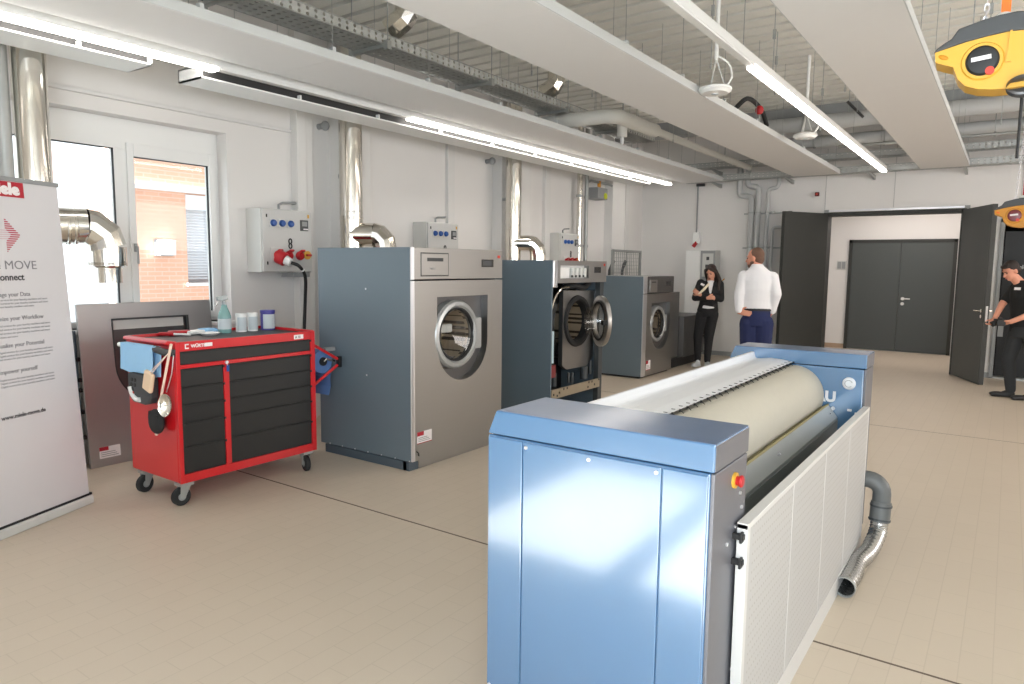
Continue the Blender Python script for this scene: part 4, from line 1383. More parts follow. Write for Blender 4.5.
def caster(x, y, a, lock):
    t = bpy.data.objects.new('caster', None)
    C.objects.link(t)
    t.parent = tc_
    ORG[t.name] = ORG[tc_.name].copy()
    ca, sa = math.cos(a), math.sin(a)
    ax = Vector((-sa, ca, 0))
    c = Vector((x + 0.025 * ca, y + 0.025 * sa, 0.062))
    MB().lathe([(0.02, -0.02), (0.052, -0.02), (0.062, -0.012), (0.062, 0.012), (0.052, 0.02), (0.02, 0.02)], c, ax, 28, caps=True).build('wheel', M['rubber'], t, smooth=True)
    f = MB()
    for sgn in (-1, 1):
        o_ = ax * (0.027 * sgn)
        p = [c + o_ + Vector((0, 0, -0.012)) , Vector((x, y, 0.138)) + o_]
        f.hull8([p[0] - ax * 0.002 + Vector((ca * 0.015, sa * 0.015, 0)), p[0] + ax * 0.002 + Vector((ca * 0.015, sa * 0.015, 0)), p[0] + ax * 0.002 - Vector((ca * 0.015, sa * 0.015, 0)), p[0] - ax * 0.002 - Vector((ca * 0.015, sa * 0.015, 0))],
                [p[1] - ax * 0.002 + Vector((ca * 0.035, sa * 0.035, 0)), p[1] + ax * 0.002 + Vector((ca * 0.035, sa * 0.035, 0)), p[1] + ax * 0.002 - Vector((ca * 0.035, sa * 0.035, 0)), p[1] - ax * 0.002 - Vector((ca * 0.035, sa * 0.035, 0))])
    f.cyl(c - ax * 0.032, c + ax * 0.032, 0.008, seg=10)
    f.box(x - 0.045, x + 0.045, y - 0.045, y + 0.045, 0.135, 0.156)
    f.build('fork', M['galv'], t)
    MB().cyl(c - ax * 0.0215, c + ax * 0.0215, 0.026, seg=16).build('hub', M['cabinetd'], t)
caster(-4.425, 2.485, math.radians(-95), True)
caster(-4.90, 2.485, math.radians(-80), True)
caster(-4.43, 3.48, math.radians(-20), False)
caster(-4.93, 3.47, math.radians(-20), False)
# push bar on the left side
pb_ = MB()
pb_.tube([(CX0 + 0.05, CY0 + 0.005, 1.088), (CX0 + 0.05, CY0 - 0.03, 1.095), (CX1 - 0.02, CY0 - 0.03, 1.095), (CX1 - 0.02, CY0 + 0.005, 1.088)], 0.014, 10)
pb_.build('push_bar', M['red'], tc_, smooth=True)
ah = MB()
ah.tube([(-4.43, CY0 + 0.005, 1.03), (-4.47, CY0 - 0.04, 1.035), (-4.57, CY0 - 0.06, 1.055)], 0.024, 12)
bmesh.ops.translate(ah.bm, verts=ah.bm.verts, vec=(0.04, 0, 0))
ah.build('holder_arm', M['charcoal'], tc_, smooth=True)
rb_ = MB()
rb_.tube([(-4.57, CY0 - 0.06, 1.05), (-5.05, CY0 - 0.06, 1.05)], 0.016, 12)
bmesh.ops.translate(rb_.bm, verts=rb_.bm.verts, vec=(0.06, 0, 0))
rb_.build('towel_rod', M['whitep'], tc_, smooth=True)
# roll bracket on the right side
br_ = MB()
br_.tube([(-4.44, CY2 - 0.002, 1.0), (-4.42, CY2 + 0.255, 0.85)], 0.012, 8)
br_.build('bracket_bar', M['red'], tc_)
br_ = MB()
br_.tube([(-4.44, CY2 - 0.002, 0.645), (-4.42, CY2 + 0.255, 0.80)], 0.012, 8)
br_.build('bracket_bar', M['red'], tc_)
MB().obox((-4.42, CY2 + 0.27, 0.825), (0.04, 0.03, 0.09)).build('bracket_tip', M['black'], tc_, bevel=0.006)

# blue towel over the rod, waved sheet with a folded front layer
tw = thing('cleaning_cloth', 'light blue cloth draped over the rod on the left side of the red cart', 'cloth', (-4.83, 2.37, 0.9))
def drape(x0, x1, yb, z0, z1, amp, ph, n=16):
    b = MB()
    pts = []
    for i in range(n + 1):
        u = i / n
        pts.append((x0 + (x1 - x0) * u, yb + amp * math.sin(u * 9 + ph)))
    lo = [(p[0] + 0.004 * math.sin(p[0] * 40), p[1] - 0.004, z0 + 0.008 * math.sin(p[0] * 22 + ph)) for p in pts]
    mid = [(p[0], p[1], (z0 + z1) / 2) for p in pts]
    hi = [(p[0], yb + 0.002, z1) for p in pts]
    th = Vector((0, 0.004, 0))
    rows = [hi, mid, lo]
    V1 = [[b.bm.verts.new(p) for p in r] for r in rows]
    V2 = [[b.bm.verts.new(Vector(p) + th) for p in r] for r in rows]
    for VV in (V1, V2):
        for r in range(2):
            for i in range(n):
                b.bm.faces.new((VV[r][i], VV[r][i + 1], VV[r + 1][i + 1], VV[r + 1][i]))
    for r in range(2):
        for i in (0, n):
            b.bm.faces.new((V1[r][i], V2[r][i], V2[r + 1][i], V1[r + 1][i]))
    for i in range(n):
        b.bm.faces.new((V1[0][i], V1[0][i + 1], V2[0][i + 1], V2[0][i]))
        b.bm.faces.new((V1[2][i], V1[2][i + 1], V2[2][i + 1], V2[2][i]))
    return b
drape(-5.04, -4.63, CY0 - 0.085, 0.885, 1.068, 0.004, 0.0).build('front_layer', M['bluecloth'], tw, smooth=True, angle=60)
drape(-5.02, -4.60, CY0 - 0.040, 0.862, 1.068, 0.004, 2.0).build('back_layer', M['bluecloth'], tw, smooth=True, angle=60)
MB().box(-5.04, -4.61, CY0 - 0.086, CY0 - 0.035, 1.066, 1.072).build('fold', M['bluecloth'], tw, bevel=0.003)

# black power strip hanging below the cloth
ps = thing('power_strip', 'black rounded power strip hanging under the blue cloth on the red cart', 'power strip', (-4.86, 2.40, 0.70))
pp = [(-5.0, 0.90), (-5.0, 0.76), (-4.985, 0.725), (-4.94, 0.70), (-4.80, 0.695), (-4.735, 0.71), (-4.715, 0.75), (-4.71, 0.88), (-4.80, 0.90)]
MB().prism(pp, 'y', CY0 - 0.075, CY0 - 0.012).build('housing', M['charcoal'], ps, bevel=0.014, seg=3)
for k, (x, z) in enumerate(((-4.94, 0.855), (-4.90, 0.855), (-4.95, 0.82), (-4.905, 0.82), (-4.94, 0.79))):
    MB().cyl((x, CY0 - 0.073, z), (x, CY0 - 0.078, z), 0.014, seg=14).build('socket', M['black'], ps)
MB().cyl((-4.93, CY0 - 0.073, 0.765), (-4.93, CY0 - 0.081, 0.765), 0.010, seg=12).build('red_switch', M['led'], ps)
MB().tube(arc((-4.865, 0.83), 0.105, 195, 285, 8, 'xz', CY0 - 0.078), 0.016, 8).build('white_strip', M['whitep'], ps, smooth=True)

# sponge pad on a cord
sp = thing('sponge', 'beige sponge pad hanging on a cord at the left side of the red cart', 'sponge', (-4.74, 2.36, 0.75))
MB().obox((-4.735, CY0 - 0.10, 0.812), (0.10, 0.03, 0.135), (0, math.radians(18), 0)).build('pad', M['sponge'], sp, bevel=0.012, seg=3)
for dx in (0.0, 0.03):
    MB().tube([(-4.715 + dx, CY0 - 0.10, 0.875), (-4.555, CY0 - 0.055, 1.01)], 0.0035, 6).build('cord', M['wood'], sp)

# brush with a long pale handle
lbr = thing('long_brush', 'black brush head on a long pale stick at the left side of the red cart', 'brush', (-4.65, 2.38, 0.48))
MB().tube([(-4.415, CY0 - 0.065, 1.10), (-4.645, CY0 - 0.045, 0.63)], 0.0085, 10).build('stick', M['wood'], lbr, smooth=True)
bh = MB()
bh.ell((-4.665, CY0 - 0.05, 0.565), (0.085, 0.035, 0.085), seg=18)
bh.obox((-4.665, CY0 - 0.05, 0.60), (0.11, 0.05, 0.05), (0, math.radians(10), 0))
bh.build('brush_head', M['rubber'], lbr, smooth=True)
MB().ell((-4.672, CY0 - 0.05, 0.478), (0.014, 0.01, 0.012)).build('tip', M['wood'], lbr, smooth=True)
# silver ladle bowl
ld = thing('ladle', 'silver ladle hanging at the left side of the red cart beside the brush', 'ladle', (-4.53, 2.39, 0.60))
dl_ = MB()
dl_.lathe([(0.0, -0.022), (0.03, -0.018), (0.055, -0.006), (0.066, 0.010), (0.068, 0.010), (0.057, -0.010), (0.03, -0.024), (0.0, -0.028)], (-4.533, CY0 - 0.055, 0.69), (0.45, -0.85, 0.1), 28)
for v in dl_.bm.verts:
    v.co = Vector((-4.533, CY0 - 0.055, 0.69)) + (v.co - Vector((-4.533, CY0 - 0.055, 0.69))) * 0.82
    v.co.x = -4.533 + (v.co.x + 4.533) * 0.72
    v.co.z = 0.69 + (v.co.z - 0.69) * 1.35
dl_.build('bowl', M['chrome'], ld, smooth=True, angle=60)
MB().tube([(-4.56, CY0 - 0.03, 0.77), (-4.50, CY0 - 0.022, 0.90), (-4.47, CY0 - 0.022, 1.02)], 0.004, 6).build('handle', M['inoxb'], ld)

tw.location.x += 0.11
ps.location.x += 0.13
ps.location.z -= 0.03
sp.location.x += 0.19
sp.location.z += 0.03
lbr.location.x += 0.10
ld.location.x += 0.10

# blue paper roll on the right bracket
pr_ = thing('paper_roll', 'blue paper roll held in the bracket between the red cart and the machine', 'paper roll', (-4.60, 3.70, 0.64))
RC_ = (3.705, 0.835)
MB().lathe([(0.028, -4.78), (0.095, -4.78), (0.095, -4.47), (0.028, -4.47), (0.028, -4.78)], (0, RC_[0], RC_[1]), (1, 0, 0), 36).build('paper', M['bluepaper'], pr_, smooth=True)
MB().cyl((-4.80, RC_[0], RC_[1]), (-4.455, RC_[0], RC_[1]), 0.034).build('core', M['black'], pr_, smooth=True)
MB().tube([(-4.455, RC_[0], RC_[1]), (-4.45, RC_[0] + 0.02, RC_[1] + 0.02), (-4.45, CY2 + 0.25, 0.83)], 0.010, 8).build('rod', M['chrome'], pr_, smooth=True)
hg = MB()
hg.sheet([(3.795, 0.83), (3.80, 0.76), (3.785, 0.69), (3.79, 0.62), (3.77, 0.55)], 'x', -4.77, -4.48, 0.002)
hg.build('loose_end', M['bluepaper'], pr_, smooth=True, angle=60)
MB().obox((-4.50, 3.80, 0.925), (0.03, 0.10, 0.03)).build('cutter', M['cabinetd'], pr_)

# spray bottle and tubs on the mat
zt = 1.0855
sb = thing('spray_bottle', 'mint green spray bottle with clear trigger on the red cart', 'bottle', (-4.86, 3.10, zt))
MB().lathe([(0.0, 0), (0.044, 0.0), (0.048, 0.01), (0.048, 0.125), (0.042, 0.15), (0.030, 0.178), (0.022, 0.20), (0.019, 0.215), (0.0, 0.217)], (-4.86, 3.10, zt), (0, 0, 1), 28).build('bottle', M['mint'], sb, smooth=True)
MB().lathe([(0.0484, 0.03), (0.0486, 0.03), (0.0486, 0.11), (0.0484, 0.11)], (-4.86, 3.10, zt), (0, 0, 1), 28).build('label', M['label'], sb, smooth=True)
tg_ = MB()
tg_.cyl((-4.86, 3.10, zt + 0.215), (-4.86, 3.10, zt + 0.245), 0.016, seg=14)
tg_.obox((-4.86, 3.085, zt + 0.265), (0.028, 0.085, 0.035), (math.radians(8), 0, 0))
tg_.obox((-4.86, 3.045, zt + 0.235), (0.012, 0.014, 0.06), (math.radians(-28), 0, 0))
tg_.build('trigger', M['clear'], sb, bevel=0.004)
def tub(y, label, blue=False):
    r, h = (0.055, 0.158) if blue else (0.040, 0.142)
    t = thing('cleaner_tub', label, 'tub', (-4.85, y, zt), group=None if blue else 'white tubs on the tool cart')
    MB().lathe([(0, 0), (r, 0), (r, h * 0.86), (0, h * 0.86)], (-4.85, y, zt), (0, 0, 1), 30).build('tub', M['purple'] if blue else M['whitep'], t, smooth=True)
    MB().lathe([(0, h), (r * 1.02, h), (r * 1.05, h * 0.97), (r * 1.05, h * 0.86), (0, h * 0.86)], (-4.85, y, zt), (0, 0, 1), 30).build('lid', M['purple'] if blue else M['whitep'], t, smooth=True)
    lb_ = MB()
    n = 14
    for i in range(n):
        a0, a1 = (math.radians(-75 + 110 * k / n) for k in (i, i + 1))
        q = [(-4.85 + (r + 0.0008) * math.cos(a), y + (r + 0.0008) * math.sin(a)) for a in (a0, a1)]
        if i == 0:
            pv = [lb_.bm.verts.new((q[0][0], q[0][1], zt + h * z)) for z in (0.08, 0.80)]
        nv = [lb_.bm.verts.new((q[1][0], q[1][1], zt + h * z)) for z in (0.08, 0.80)]
        lb_.bm.faces.new((pv[0], nv[0], nv[1], pv[1]))
        pv = nv
    lb_.build('label', M['label'], t, smooth=True)
tub(3.235, 'white round tub right next to the spray bottle')
tub(3.335, 'white round tub between the other white tub and the violet one')
tub(3.475, 'violet round tub with white label at the end of the red cart', True)
# hand tools in the near corner
sd = thing('screwdriver', 'red and white screwdriver lying in the corner of the cart mat', 'screwdriver', (-4.86, 2.75, zt))
MB().tube([(-4.99, 2.66, zt + 0.016), (-4.90, 2.72, zt + 0.016)], [0.013, 0.016], 12).build('handle', M['redp'], sd, smooth=True)
MB().tube([(-4.90, 2.72, zt + 0.016), (-4.80, 2.79, zt + 0.014)], 0.008, 10).build('shaft', M['whitep'], sd, smooth=True)
kn = thing('red_pouch', 'small red tool pouch on the cart mat beside the screwdriver', 'pouch', (-4.94, 2.76, zt))
MB().obox((-4.95, 2.79, zt + 0.018), (0.07, 0.15, 0.034), (0, 0, math.radians(-15))).build('pouch', M['redp'], kn, bevel=0.012, seg=3)
gl = thing('work_gloves', 'blue and white work gloves lying behind the tools on the cart', 'gloves', (-4.92, 2.92, zt))
MB().obox((-4.93, 2.90, zt + 0.016), (0.10, 0.16, 0.03), (0, 0, math.radians(10))).build('cuff', M['whitep'], gl, bevel=0.012, seg=3)
gg = MB()
gg.obox((-4.93, 3.0, zt + 0.02), (0.09, 0.10, 0.034), (0, 0, math.radians(10)))
for k in range(4):
    gg.capsule((-4.965 + k * 0.024, 3.04, zt + 0.02), (-4.975 + k * 0.026, 3.09 - 0.006 * abs(k - 1.5), zt + 0.014), 0.012, 0.010, 10)
gg.build('glove', M['bluecloth'], gl, smooth=True)
dish = thing('white_dish', 'shallow white dish on the cart mat in front of the gloves', 'dish', (-4.80, 2.92, zt))
MB().lathe([(0, 0), (0.05, 0), (0.075, 0.018), (0.072, 0.02), (0.048, 0.005), (0, 0.005)], (-4.79, 2.93, zt), (0, 0, 1), 28).build('dish', M['whitep'], dish, smooth=True)

# ------------------------------------------------------------------ leaning steel front and dark panel behind the cart
lp = thing('steel_front_panel', 'removed stainless machine front with door cut-out leaning under the window', 'panel', (-5.8, 3.05, 0))
lean = math.atan2(0.105, 1.285)
def tilt(b):
    bmesh.ops.rotate(b.bm, verts=b.bm.verts, cent=(-5.765, 0, 0), matrix=Matrix.Rotation(-lean, 3, 'Y'))
    return b
cut = rounded_u(3.065, 0.325, 1.165, 0.46)
tilt(frame_with_hole((2.49, 3.605, 0.0, 1.29), cut, -5.795, -5.765)).build('sheet', M['inoxs'], lp, bevel=0.002)
dc_ = MB()
for (y0, z0), (y1, z1) in zip(cut, cut[1:] + cut[:1]):
    d = Vector((y1 - y0, z1 - z0)).normalized() * 0.0
    dc_.prism([(y0, z0), (y1, z1), (y1 + (3.065 - y1) * 0.03, z1 + (0.8 - z1) * 0.03), (y0 + (3.065 - y0) * 0.03, z0 + (0.8 - z0) * 0.03)], 'x', -5.80, -5.763)
tilt(dc_).build('cutout_edge', M['beamd'], lp)
tilt(MB().box(-5.82, -5.812, 2.70, 3.43, 0.42, 1.20)).build('inner_plate', M['inoxd'], lp)
tilt(MB().box(-5.811, -5.80, 2.745, 3.36, 1.075, 1.15)).build('white_reflection_strip', M['cabinet'], lp)  # bright reflection along the cut-out top, added as a pale strip
st_ = MB()
st_.box(-5.7645, -5.763, 2.56, 2.72, 0.065, 0.155)
sk_ = tilt(st_).build('sticker', M['stickw'], lp)
rb2 = MB()
rb2.box(-5.763, -5.7622, 2.56, 2.63, 0.125, 0.155)
tilt(rb2).build('red_band', M['logored'], sk_)
tx = MB()
for k in range(3):
    tx.box(-5.763, -5.7624, 2.57, 2.705 - 0.012 * k, 0.078 + 0.015 * k, 0.083 + 0.015 * k)
split(tilt(tx), 'print_line', M['cabinetd'], sk_)
dp2 = thing('dark_side_panel', 'dark slate panel edge leaning at the wall behind the steel front', 'panel', (-5.88, 2.42, 0))
MB().hull8([(-5.86, 2.36, 0), (-5.80, 2.47, 0), (-5.79, 2.45, 0), (-5.85, 2.34, 0)], [(-5.93, 2.36, 1.08), (-5.89, 2.485, 1.08), (-5.88, 2.465, 1.08), (-5.92, 2.34, 1.08)]).build('sheet', M['slated'], dp2)
dk2 = MB()
for z in (0.25, 0.45, 0.62, 0.70, 0.86):
    dk2.obox((-5.80 - 0.06 * z, 2.475, z), (0.03, 0.02, 0.03))
split(dk2, 'edge_clip', M['black'], dp2)

# ------------------------------------------------------------------ roll-up banner
ba = Vector((-4.948, 2.123, 0))
bdl = Vector((0.38386, -0.92339, 0))
bn = Vector((0.92339, 0.38386, 0))
kl = -0.12019 / 2.0769
bu = (Vector((0, 0, 1)) + bn * kl).normalized()
def bpt(u, z, off=0.0):
    return ba + bdl * u + Vector((0, 0, z)) + bn * (kl * z + off)
bo = thing('roll_up_banner', 'light grey roll-up advertising banner at the left edge', 'banner', tuple(ba + bdl * 0.42))
def bquad(u0, u1, z0, z1, o0, o1):
    return ([bpt(u0, z0, o0), bpt(u1, z0, o0), bpt(u1, z1, o0), bpt(u0, z1, o0)], [bpt(u0, z0, o1), bpt(u1, z0, o1), bpt(u1, z1, o1), bpt(u0, z1, o1)])
MB().hull8(*bquad(0.006, 0.85, 0.07, 2.09, -0.003, 0.0)).build('film', M['banner'], bo)
MB().hull8(*bquad(-0.004, 0.856, 2.088, 2.115, -0.012, 0.008)).build('top_rail', M['cabinetd'], bo, bevel=0.004)
bs = MB()
for u0, u1, z0, z1, o in ((-0.012, 0.862, 0.0, 0.058, 0.02),):
    bs.hull8(*bquad(u0, u1, z0, z1, -0.12, o))
bso = bs.build('base_cassette', M['cabinet'], bo, bevel=0.01)
MB().hull8(*bquad(-0.012, 0.862, 0.058, 0.072, -0.02, 0.006)).build('slot_lip', M['display'], bso)
MB().cyl(bpt(0.42, 0.05, -0.06), bpt(0.42, 2.08, -0.02), 0.012).build('support_pole', M['inoxb'], bo)
lgp = MB().hull8(*bquad(0.252, 0.598, 1.995, 2.104 - 0.018, 0.0005, 0.0015)).build('logo_field', M['logored'], bo)
def btext(txt, size, u_right, z, m, bold=0.0, parent=None, squash=1.0):
    return lettering(txt, size, bpt(u_right, z, 0.0016), -bdl, bu, m, parent or bo, align='RIGHT', bold=bold, squash=squash)
btext('Miele', 0.092, 0.284, 2.013, M['stickw'], 0.0055, lgp, squash=1.12)
dm = MB()
n = 16
for i in range(n):
    z0 = 1.668 + 0.200 * i / n
    z1 = z0 + 0.200 / n * 0.55
    zc = (z0 + z1) / 2
    w = 0.098 * (1 - abs(zc - 1.768) / 0.102)
    wi_ = max(0.0, w - 0.062)
    dm.hull8(*bquad(0.405 - w, 0.405 - wi_, z0, z1, 0.0005, 0.0014))
dm.build('diamond_emblem', M['stripe'], bo)
dm = MB()
for i in range(n):
    z0 = 1.668 + 0.200 * i / n
    z1 = z0 + 0.200 / n * 0.45
    zc = (z0 + z1) / 2
    w = 0.098 * (1 - abs(zc - 1.768) / 0.102)
    wi_ = max(0.0, w - 0.062)
    if wi_ > 0.005:
        dm.hull8(*bquad(0.405 - wi_, 0.405 + w, z0, z1, 0.0005, 0.0012))
dm.build('diamond_emblem_pale', M['stripel'], bo)
btext('Miele MOVE', 0.074, 0.217, 1.566, M['ink'], 0.0, squash=1.1)
btext('Connect', 0.056, 0.314, 1.500, M['inkd'], 0.0012, squash=1.02)
para = [('Manage your Data', 1.404, 0.285, [(1.378, 0.168), (1.358, 0.164), (1.338, 0.267)]),
        ('Optimize your Workflow', 1.262, 0.209, [(1.226, 0.166), (1.204, 0.168), (1.182, 0.172), (1.160, 0.40)]),
        ('Visualize your Potential', 1.104, 0.222, [(1.070, 0.166), (1.050, 0.168), (1.030, 0.190)]),
        ('Empower yourself', 0.950, 0.291, [(0.909, 0.177), (0.890, 0.176), (0.870, 0.174)])]
for head, zz, ur, lines in para:
    btext(head, 0.036, ur, zz, M['ink'], 0.0002)
    for z, u in lines:
        btext('Digital services for your laundry machines and more', 0.0175, u, z, M['inkl'], 0.0)
btext('www.miele-move.de', 0.036, 0.267, 0.682, M['inkd'], 0.0008)

# ------------------------------------------------------------------ left wall: socket boxes, exhaust ducts, small fittings
def socket_box(y0, label, plug):
    XF_ = -5.70
    z0, z1, y1 = 1.528, 2.128, y0 + 0.58
    t = thing('socket_box', label, 'switch box', (-5.82, y0 + 0.29, z0), group='grey socket boxes on the left wall')
    MB().box(XW + 0.001, XF_ - 0.02, y0, y1, z0, z1).build('housing', M['cabinet'], t, bevel=0.006)
    MB().box(XF_ - 0.022, XF_, y0 + 0.012, y1 - 0.006, z0 + 0.01, z1 - 0.01).build('cover', M['boxgrey'], t, bevel=0.005)
    for k in range(3):
        s_ = MB().box(XF_, XF_ + 0.012, y0 + 0.085 + k * 0.098, y0 + 0.160 + k * 0.098, z1 - 0.175, z1 - 0.095).build('socket', M['cabinet'], t, bevel=0.004)
        MB().lathe([(0, 0.03), (0.024, 0.028), (0.031, 0.018), (0.033, 0.0)], (XF_ + 0.01, y0 + 0.122 + k * 0.098, z1 - 0.135), (1, 0, 0), 20).build('flap', M['socketblue'], s_, smooth=True)
    w_ = MB().box(XF_, XF_ + 0.008, y0 + 0.435, y0 + 0.530, z1 - 0.195, z1 - 0.090).build('breaker_window', M['charcoal'], t, bevel=0.003)
    MB().box(XF_ + 0.008, XF_ + 0.0095, y0 + 0.455, y0 + 0.515, z1 - 0.15, z1 - 0.105).build('breaker', M['cabinetd'], w_)
    MB().box(XF_ + 0.008, XF_ + 0.0095, y0 + 0.47, y0 + 0.525, z1 - 0.185, z1 - 0.172).build('breaker_label', M['stickw'], w_)
    d8 = MB()
    for zc in (z1 - 0.300, z1 - 0.345):
        d8.tube([(XF_ + 0.004, y0 + 0.315 + 0.017 * math.cos(a), zc + 0.023 * math.sin(a)) for a in [2 * PI * i / 16 for i in range(16)]], 0.006, 6, closed=True)
    d8.build('number_eight', M['display'], t, smooth=True)
    for y, z in ((y0 + 0.05, z1 - 0.07), (y0 + 0.05, z0 + 0.09)):
        MB().box(XF_, XF_ + 0.006, y, y + 0.012, z - 0.015, z + 0.015).build('lock', M['display'], t)
    MB().box(XF_, XF_ + 0.003, y0 + 0.525, y0 + 0.545, z1 - 0.07, z1 - 0.035).build('warning_sticker', M['yellow'], t)
    bp_ = MB().box(XF_, XF_ + 0.008, y0 + 0.09, y0 + 0.20, z0 + 0.10, z0 + 0.24).build('red_socket_plate', M['cabinet'], t, bevel=0.004)
    for yy in (0.165, 0.29, 0.42):
        rs = MB().lathe([(0, 0.045), (0.030, 0.043), (0.040, 0.03), (0.044, 0.0)], (XF_, y0 + yy, z0 + 0.165), (1, 0, -0.25), 20).build('red_socket', M['redp'], t, smooth=True)
        MB().obox((XF_ + 0.045, y0 + yy, z0 + 0.205), (0.05, 0.05, 0.018), (0, math.radians(-25), 0)).build('flap', M['redp'], rs, bevel=0.005)
    ys_ = MB().cyl((XF_, y0 + 0.515, z0 + 0.17), (XF_ + 0.01, y0 + 0.515, z0 + 0.17), 0.042, seg=20).build('main_switch', M['yellow'], t, smooth=True)
    MB().obox((XF_ + 0.022, y0 + 0.52, z0 + 0.17), (0.025, 0.055, 0.02)).build('switch_grip', M['redp'], ys_, bevel=0.004)
    MB().tube([(XW + 0.002, y0 + 0.53, z1 + 0.085), (XW + 0.06, y0 + 0.53, z1 + 0.085), (XW + 0.09, y0 + 0.50, z1 + 0.085), (XW + 0.10, y0 + 0.34, z1 + 0.07), (XW + 0.10, y0 + 0.30, z1 + 0.05), (XW + 0.10, y0 + 0.30, z1 - 0.005)], 0.013, 10).build('conduit', M['cabinetd'], t, smooth=True)
    MB().box(XW + 0.03, XF_ - 0.02, y0 + 0.36, y0 + 0.56, z0 - 0.045, z0 + 0.002).build('cable_gland', M['cabinetd'], t, bevel=0.004)
    if plug:
        p = thing('power_plug', 'big red plug with white collar and black cable in the nearest socket box', 'plug', (XF_ + 0.1, y0 + 0.2, z0 - 0.4))
        q0, q1 = Vector((XF_ + 0.035, y0 + 0.15, z0 + 0.155)), Vector((XF_ + 0.15, y0 + 0.205, z0 + 0.095))
        MB().tube([q0, q0.lerp(q1, 0.55), q0.lerp(q1, 0.6)], [0.066, 0.064, 0.05], 24).build('body', M['redp'], p, smooth=True)
        MB().tube([q0.lerp(q1, 0.58), q1], [0.046, 0.036], 20).build('collar', M['whitep'], p, smooth=True)
        cbl = bez([q1, (XF_ + 0.19, y0 + 0.27, z0 + 0.06), (XF_ + 0.17, y0 + 0.35, z0 - 0.04), (XF_ + 0.12, y0 + 0.385, z0 - 0.25), (XF_ + 0.09, y0 + 0.385, z0 - 0.6), (XF_ + 0.08, y0 + 0.36, z0 - 1.1), (XF_ + 0.08, y0 + 0.36, z0 - 1.51)])
        MB().tube(cbl, 0.016, 10).build('cable', M['black'], p, smooth=True)
        MB().tube([cbl[11], cbl[12]], 0.019, 10).build('cable_tie', M['whitep'], p)
M['boxgrey'] = mat('box_cover_grey', (200, 199, 196), 0.5)
socket_box(4.043, 'grey socket box with big red plug and number, above the red tool cart', True)
socket_box(6.325, 'grey socket box half hidden behind the big closed washing machine', False)
socket_box(9.36, 'grey socket box half hidden behind the opened washing machine', False)

def gores(c, r, p0, p1, p2, n=4):
    # segmented bend from p0 over corner p1 to p2
    pts = []
    p0, p1, p2 = Vector(p0), Vector(p1), Vector(p2)
    for i in range(n + 1):
        t = i / n
        pts.append(p0 * (1 - t) ** 2 + p1 * 2 * t * (1 - t) + p2 * t * t)
    return pts
def bead(b, p, ax, r):
    b.lathe([(r, -0.012), (r + 0.006, -0.006), (r + 0.006, 0.006), (r, 0.012)], p, ax, 28)

# duct by the window: riser, sideways piece, segmented bend down with reducer
e1 = thing('exhaust_duct', 'shiny open-ended exhaust duct with bend in front of the window', 'duct', (-5.5, 2.2, 1.47), group='shiny exhaust ducts on the left wall')
MB().cyl((-5.60, 2.16, 1.99), (-5.60, 2.16, 3.9), 0.107, seg=32).build('riser', M['chrome'], e1, smooth=True)
MB().tube(gores(None, 0, (-5.60, 2.16, 1.99), (-5.60, 2.16, 1.87), (-5.57, 2.28, 1.87)), 0.13, 20).build('lower_bend', M['chrome'], e1, smooth=True, angle=15)
MB().tube([(-5.57, 2.26, 1.87), (-5.52, 2.44, 1.87)], 0.128, 32).build('sideways_piece', M['chrome'], e1, smooth=True)
MB().tube([(-5.52, 2.43, 1.87), (-5.515, 2.465, 1.866), (-5.495, 2.545, 1.80), (-5.49, 2.565, 1.72)], 0.134, 14).build('segmented_bend', M['chrome'], e1, smooth=True, angle=12)
MB().cyl((-5.49, 2.565, 1.725), (-5.49, 2.565, 1.585), 0.128, seg=32).build('down_piece', M['chrome'], e1, smooth=True)
MB().lathe([(0.128, 0.09), (0.128, 0.07), (0.092, 0.05), (0.090, 0.0), (0.090, -0.06)], (-5.49, 2.565, 1.52), (0, 0, 1), 32).build('reducer', M['chrome'], e1, smooth=True)
bd_ = MB()
bead(bd_, (-5.60, 2.16, 2.08), (0, 0, 1), 0.107)
bead(bd_, (-5.60, 2.16, 2.04), (0, 0, 1), 0.107)
split(bd_, 'bead', M['chrome'], e1, smooth=True)
bd_ = MB()
for t_ in (0.35, 0.6):
    bead(bd_, Vector((-5.57, 2.27, 1.86)).lerp(Vector((-5.52, 2.44, 1.87)), t_), (0.05, 0.17, 0), 0.128)
split(bd_, 'bead', M['chrome'], e1, smooth=True)
MB().cyl((-5.60, 1.99, 1.6), (-5.60, 1.99, 3.9), 0.045, seg=20).build('side_pipe', M['galv'], e1, smooth=True)

def riser_duct(y, r, label, ty):
    t = thing('exhaust_duct', label, 'duct', (-5.60, y, 0.4), group='shiny exhaust ducts on the left wall')
    MB().cyl((-5.60, y, 0.4), (-5.60, y, 3.9), r, seg=32).build('riser', M['chrome'], t, smooth=True)
    b = MB()
    for z in (2.14, 2.09, 1.90):
        bead(b, (-5.60, y, z), (0, 0, 1), r)
    split(b, 'bead', M['chrome'], t, smooth=True)
    rr_ = r * 1.02
    MB().tube([(-5.60, y, 1.92), (-5.47, y + 0.10, 1.92), (-5.41, y + 0.14, 1.92)], rr_, 28).build('branch', M['chrome'], t, smooth=True)
    MB().tube([(-5.42, y + 0.135, 1.92), (-5.385, y + 0.16, 1.912), (-5.335, y + 0.195, 1.85), (-5.32, y + 0.205, 1.75), (-5.32, y + 0.205, 1.3)], rr_ * 1.03, 14).build('segmented_bend', M['chrome'], t, smooth=True, angle=12)
    MB().box(XW + 0.16, -5.60, y - 0.012, y + 0.012, 2.5, 2.54).build('bracket', M['galv'], t)
riser_duct(5.05, 0.118, 'shiny exhaust duct with bend behind the big closed washing machine', 0)
riser_duct(7.95, 0.108, 'shiny exhaust duct with bend behind the opened washing machine', 0)

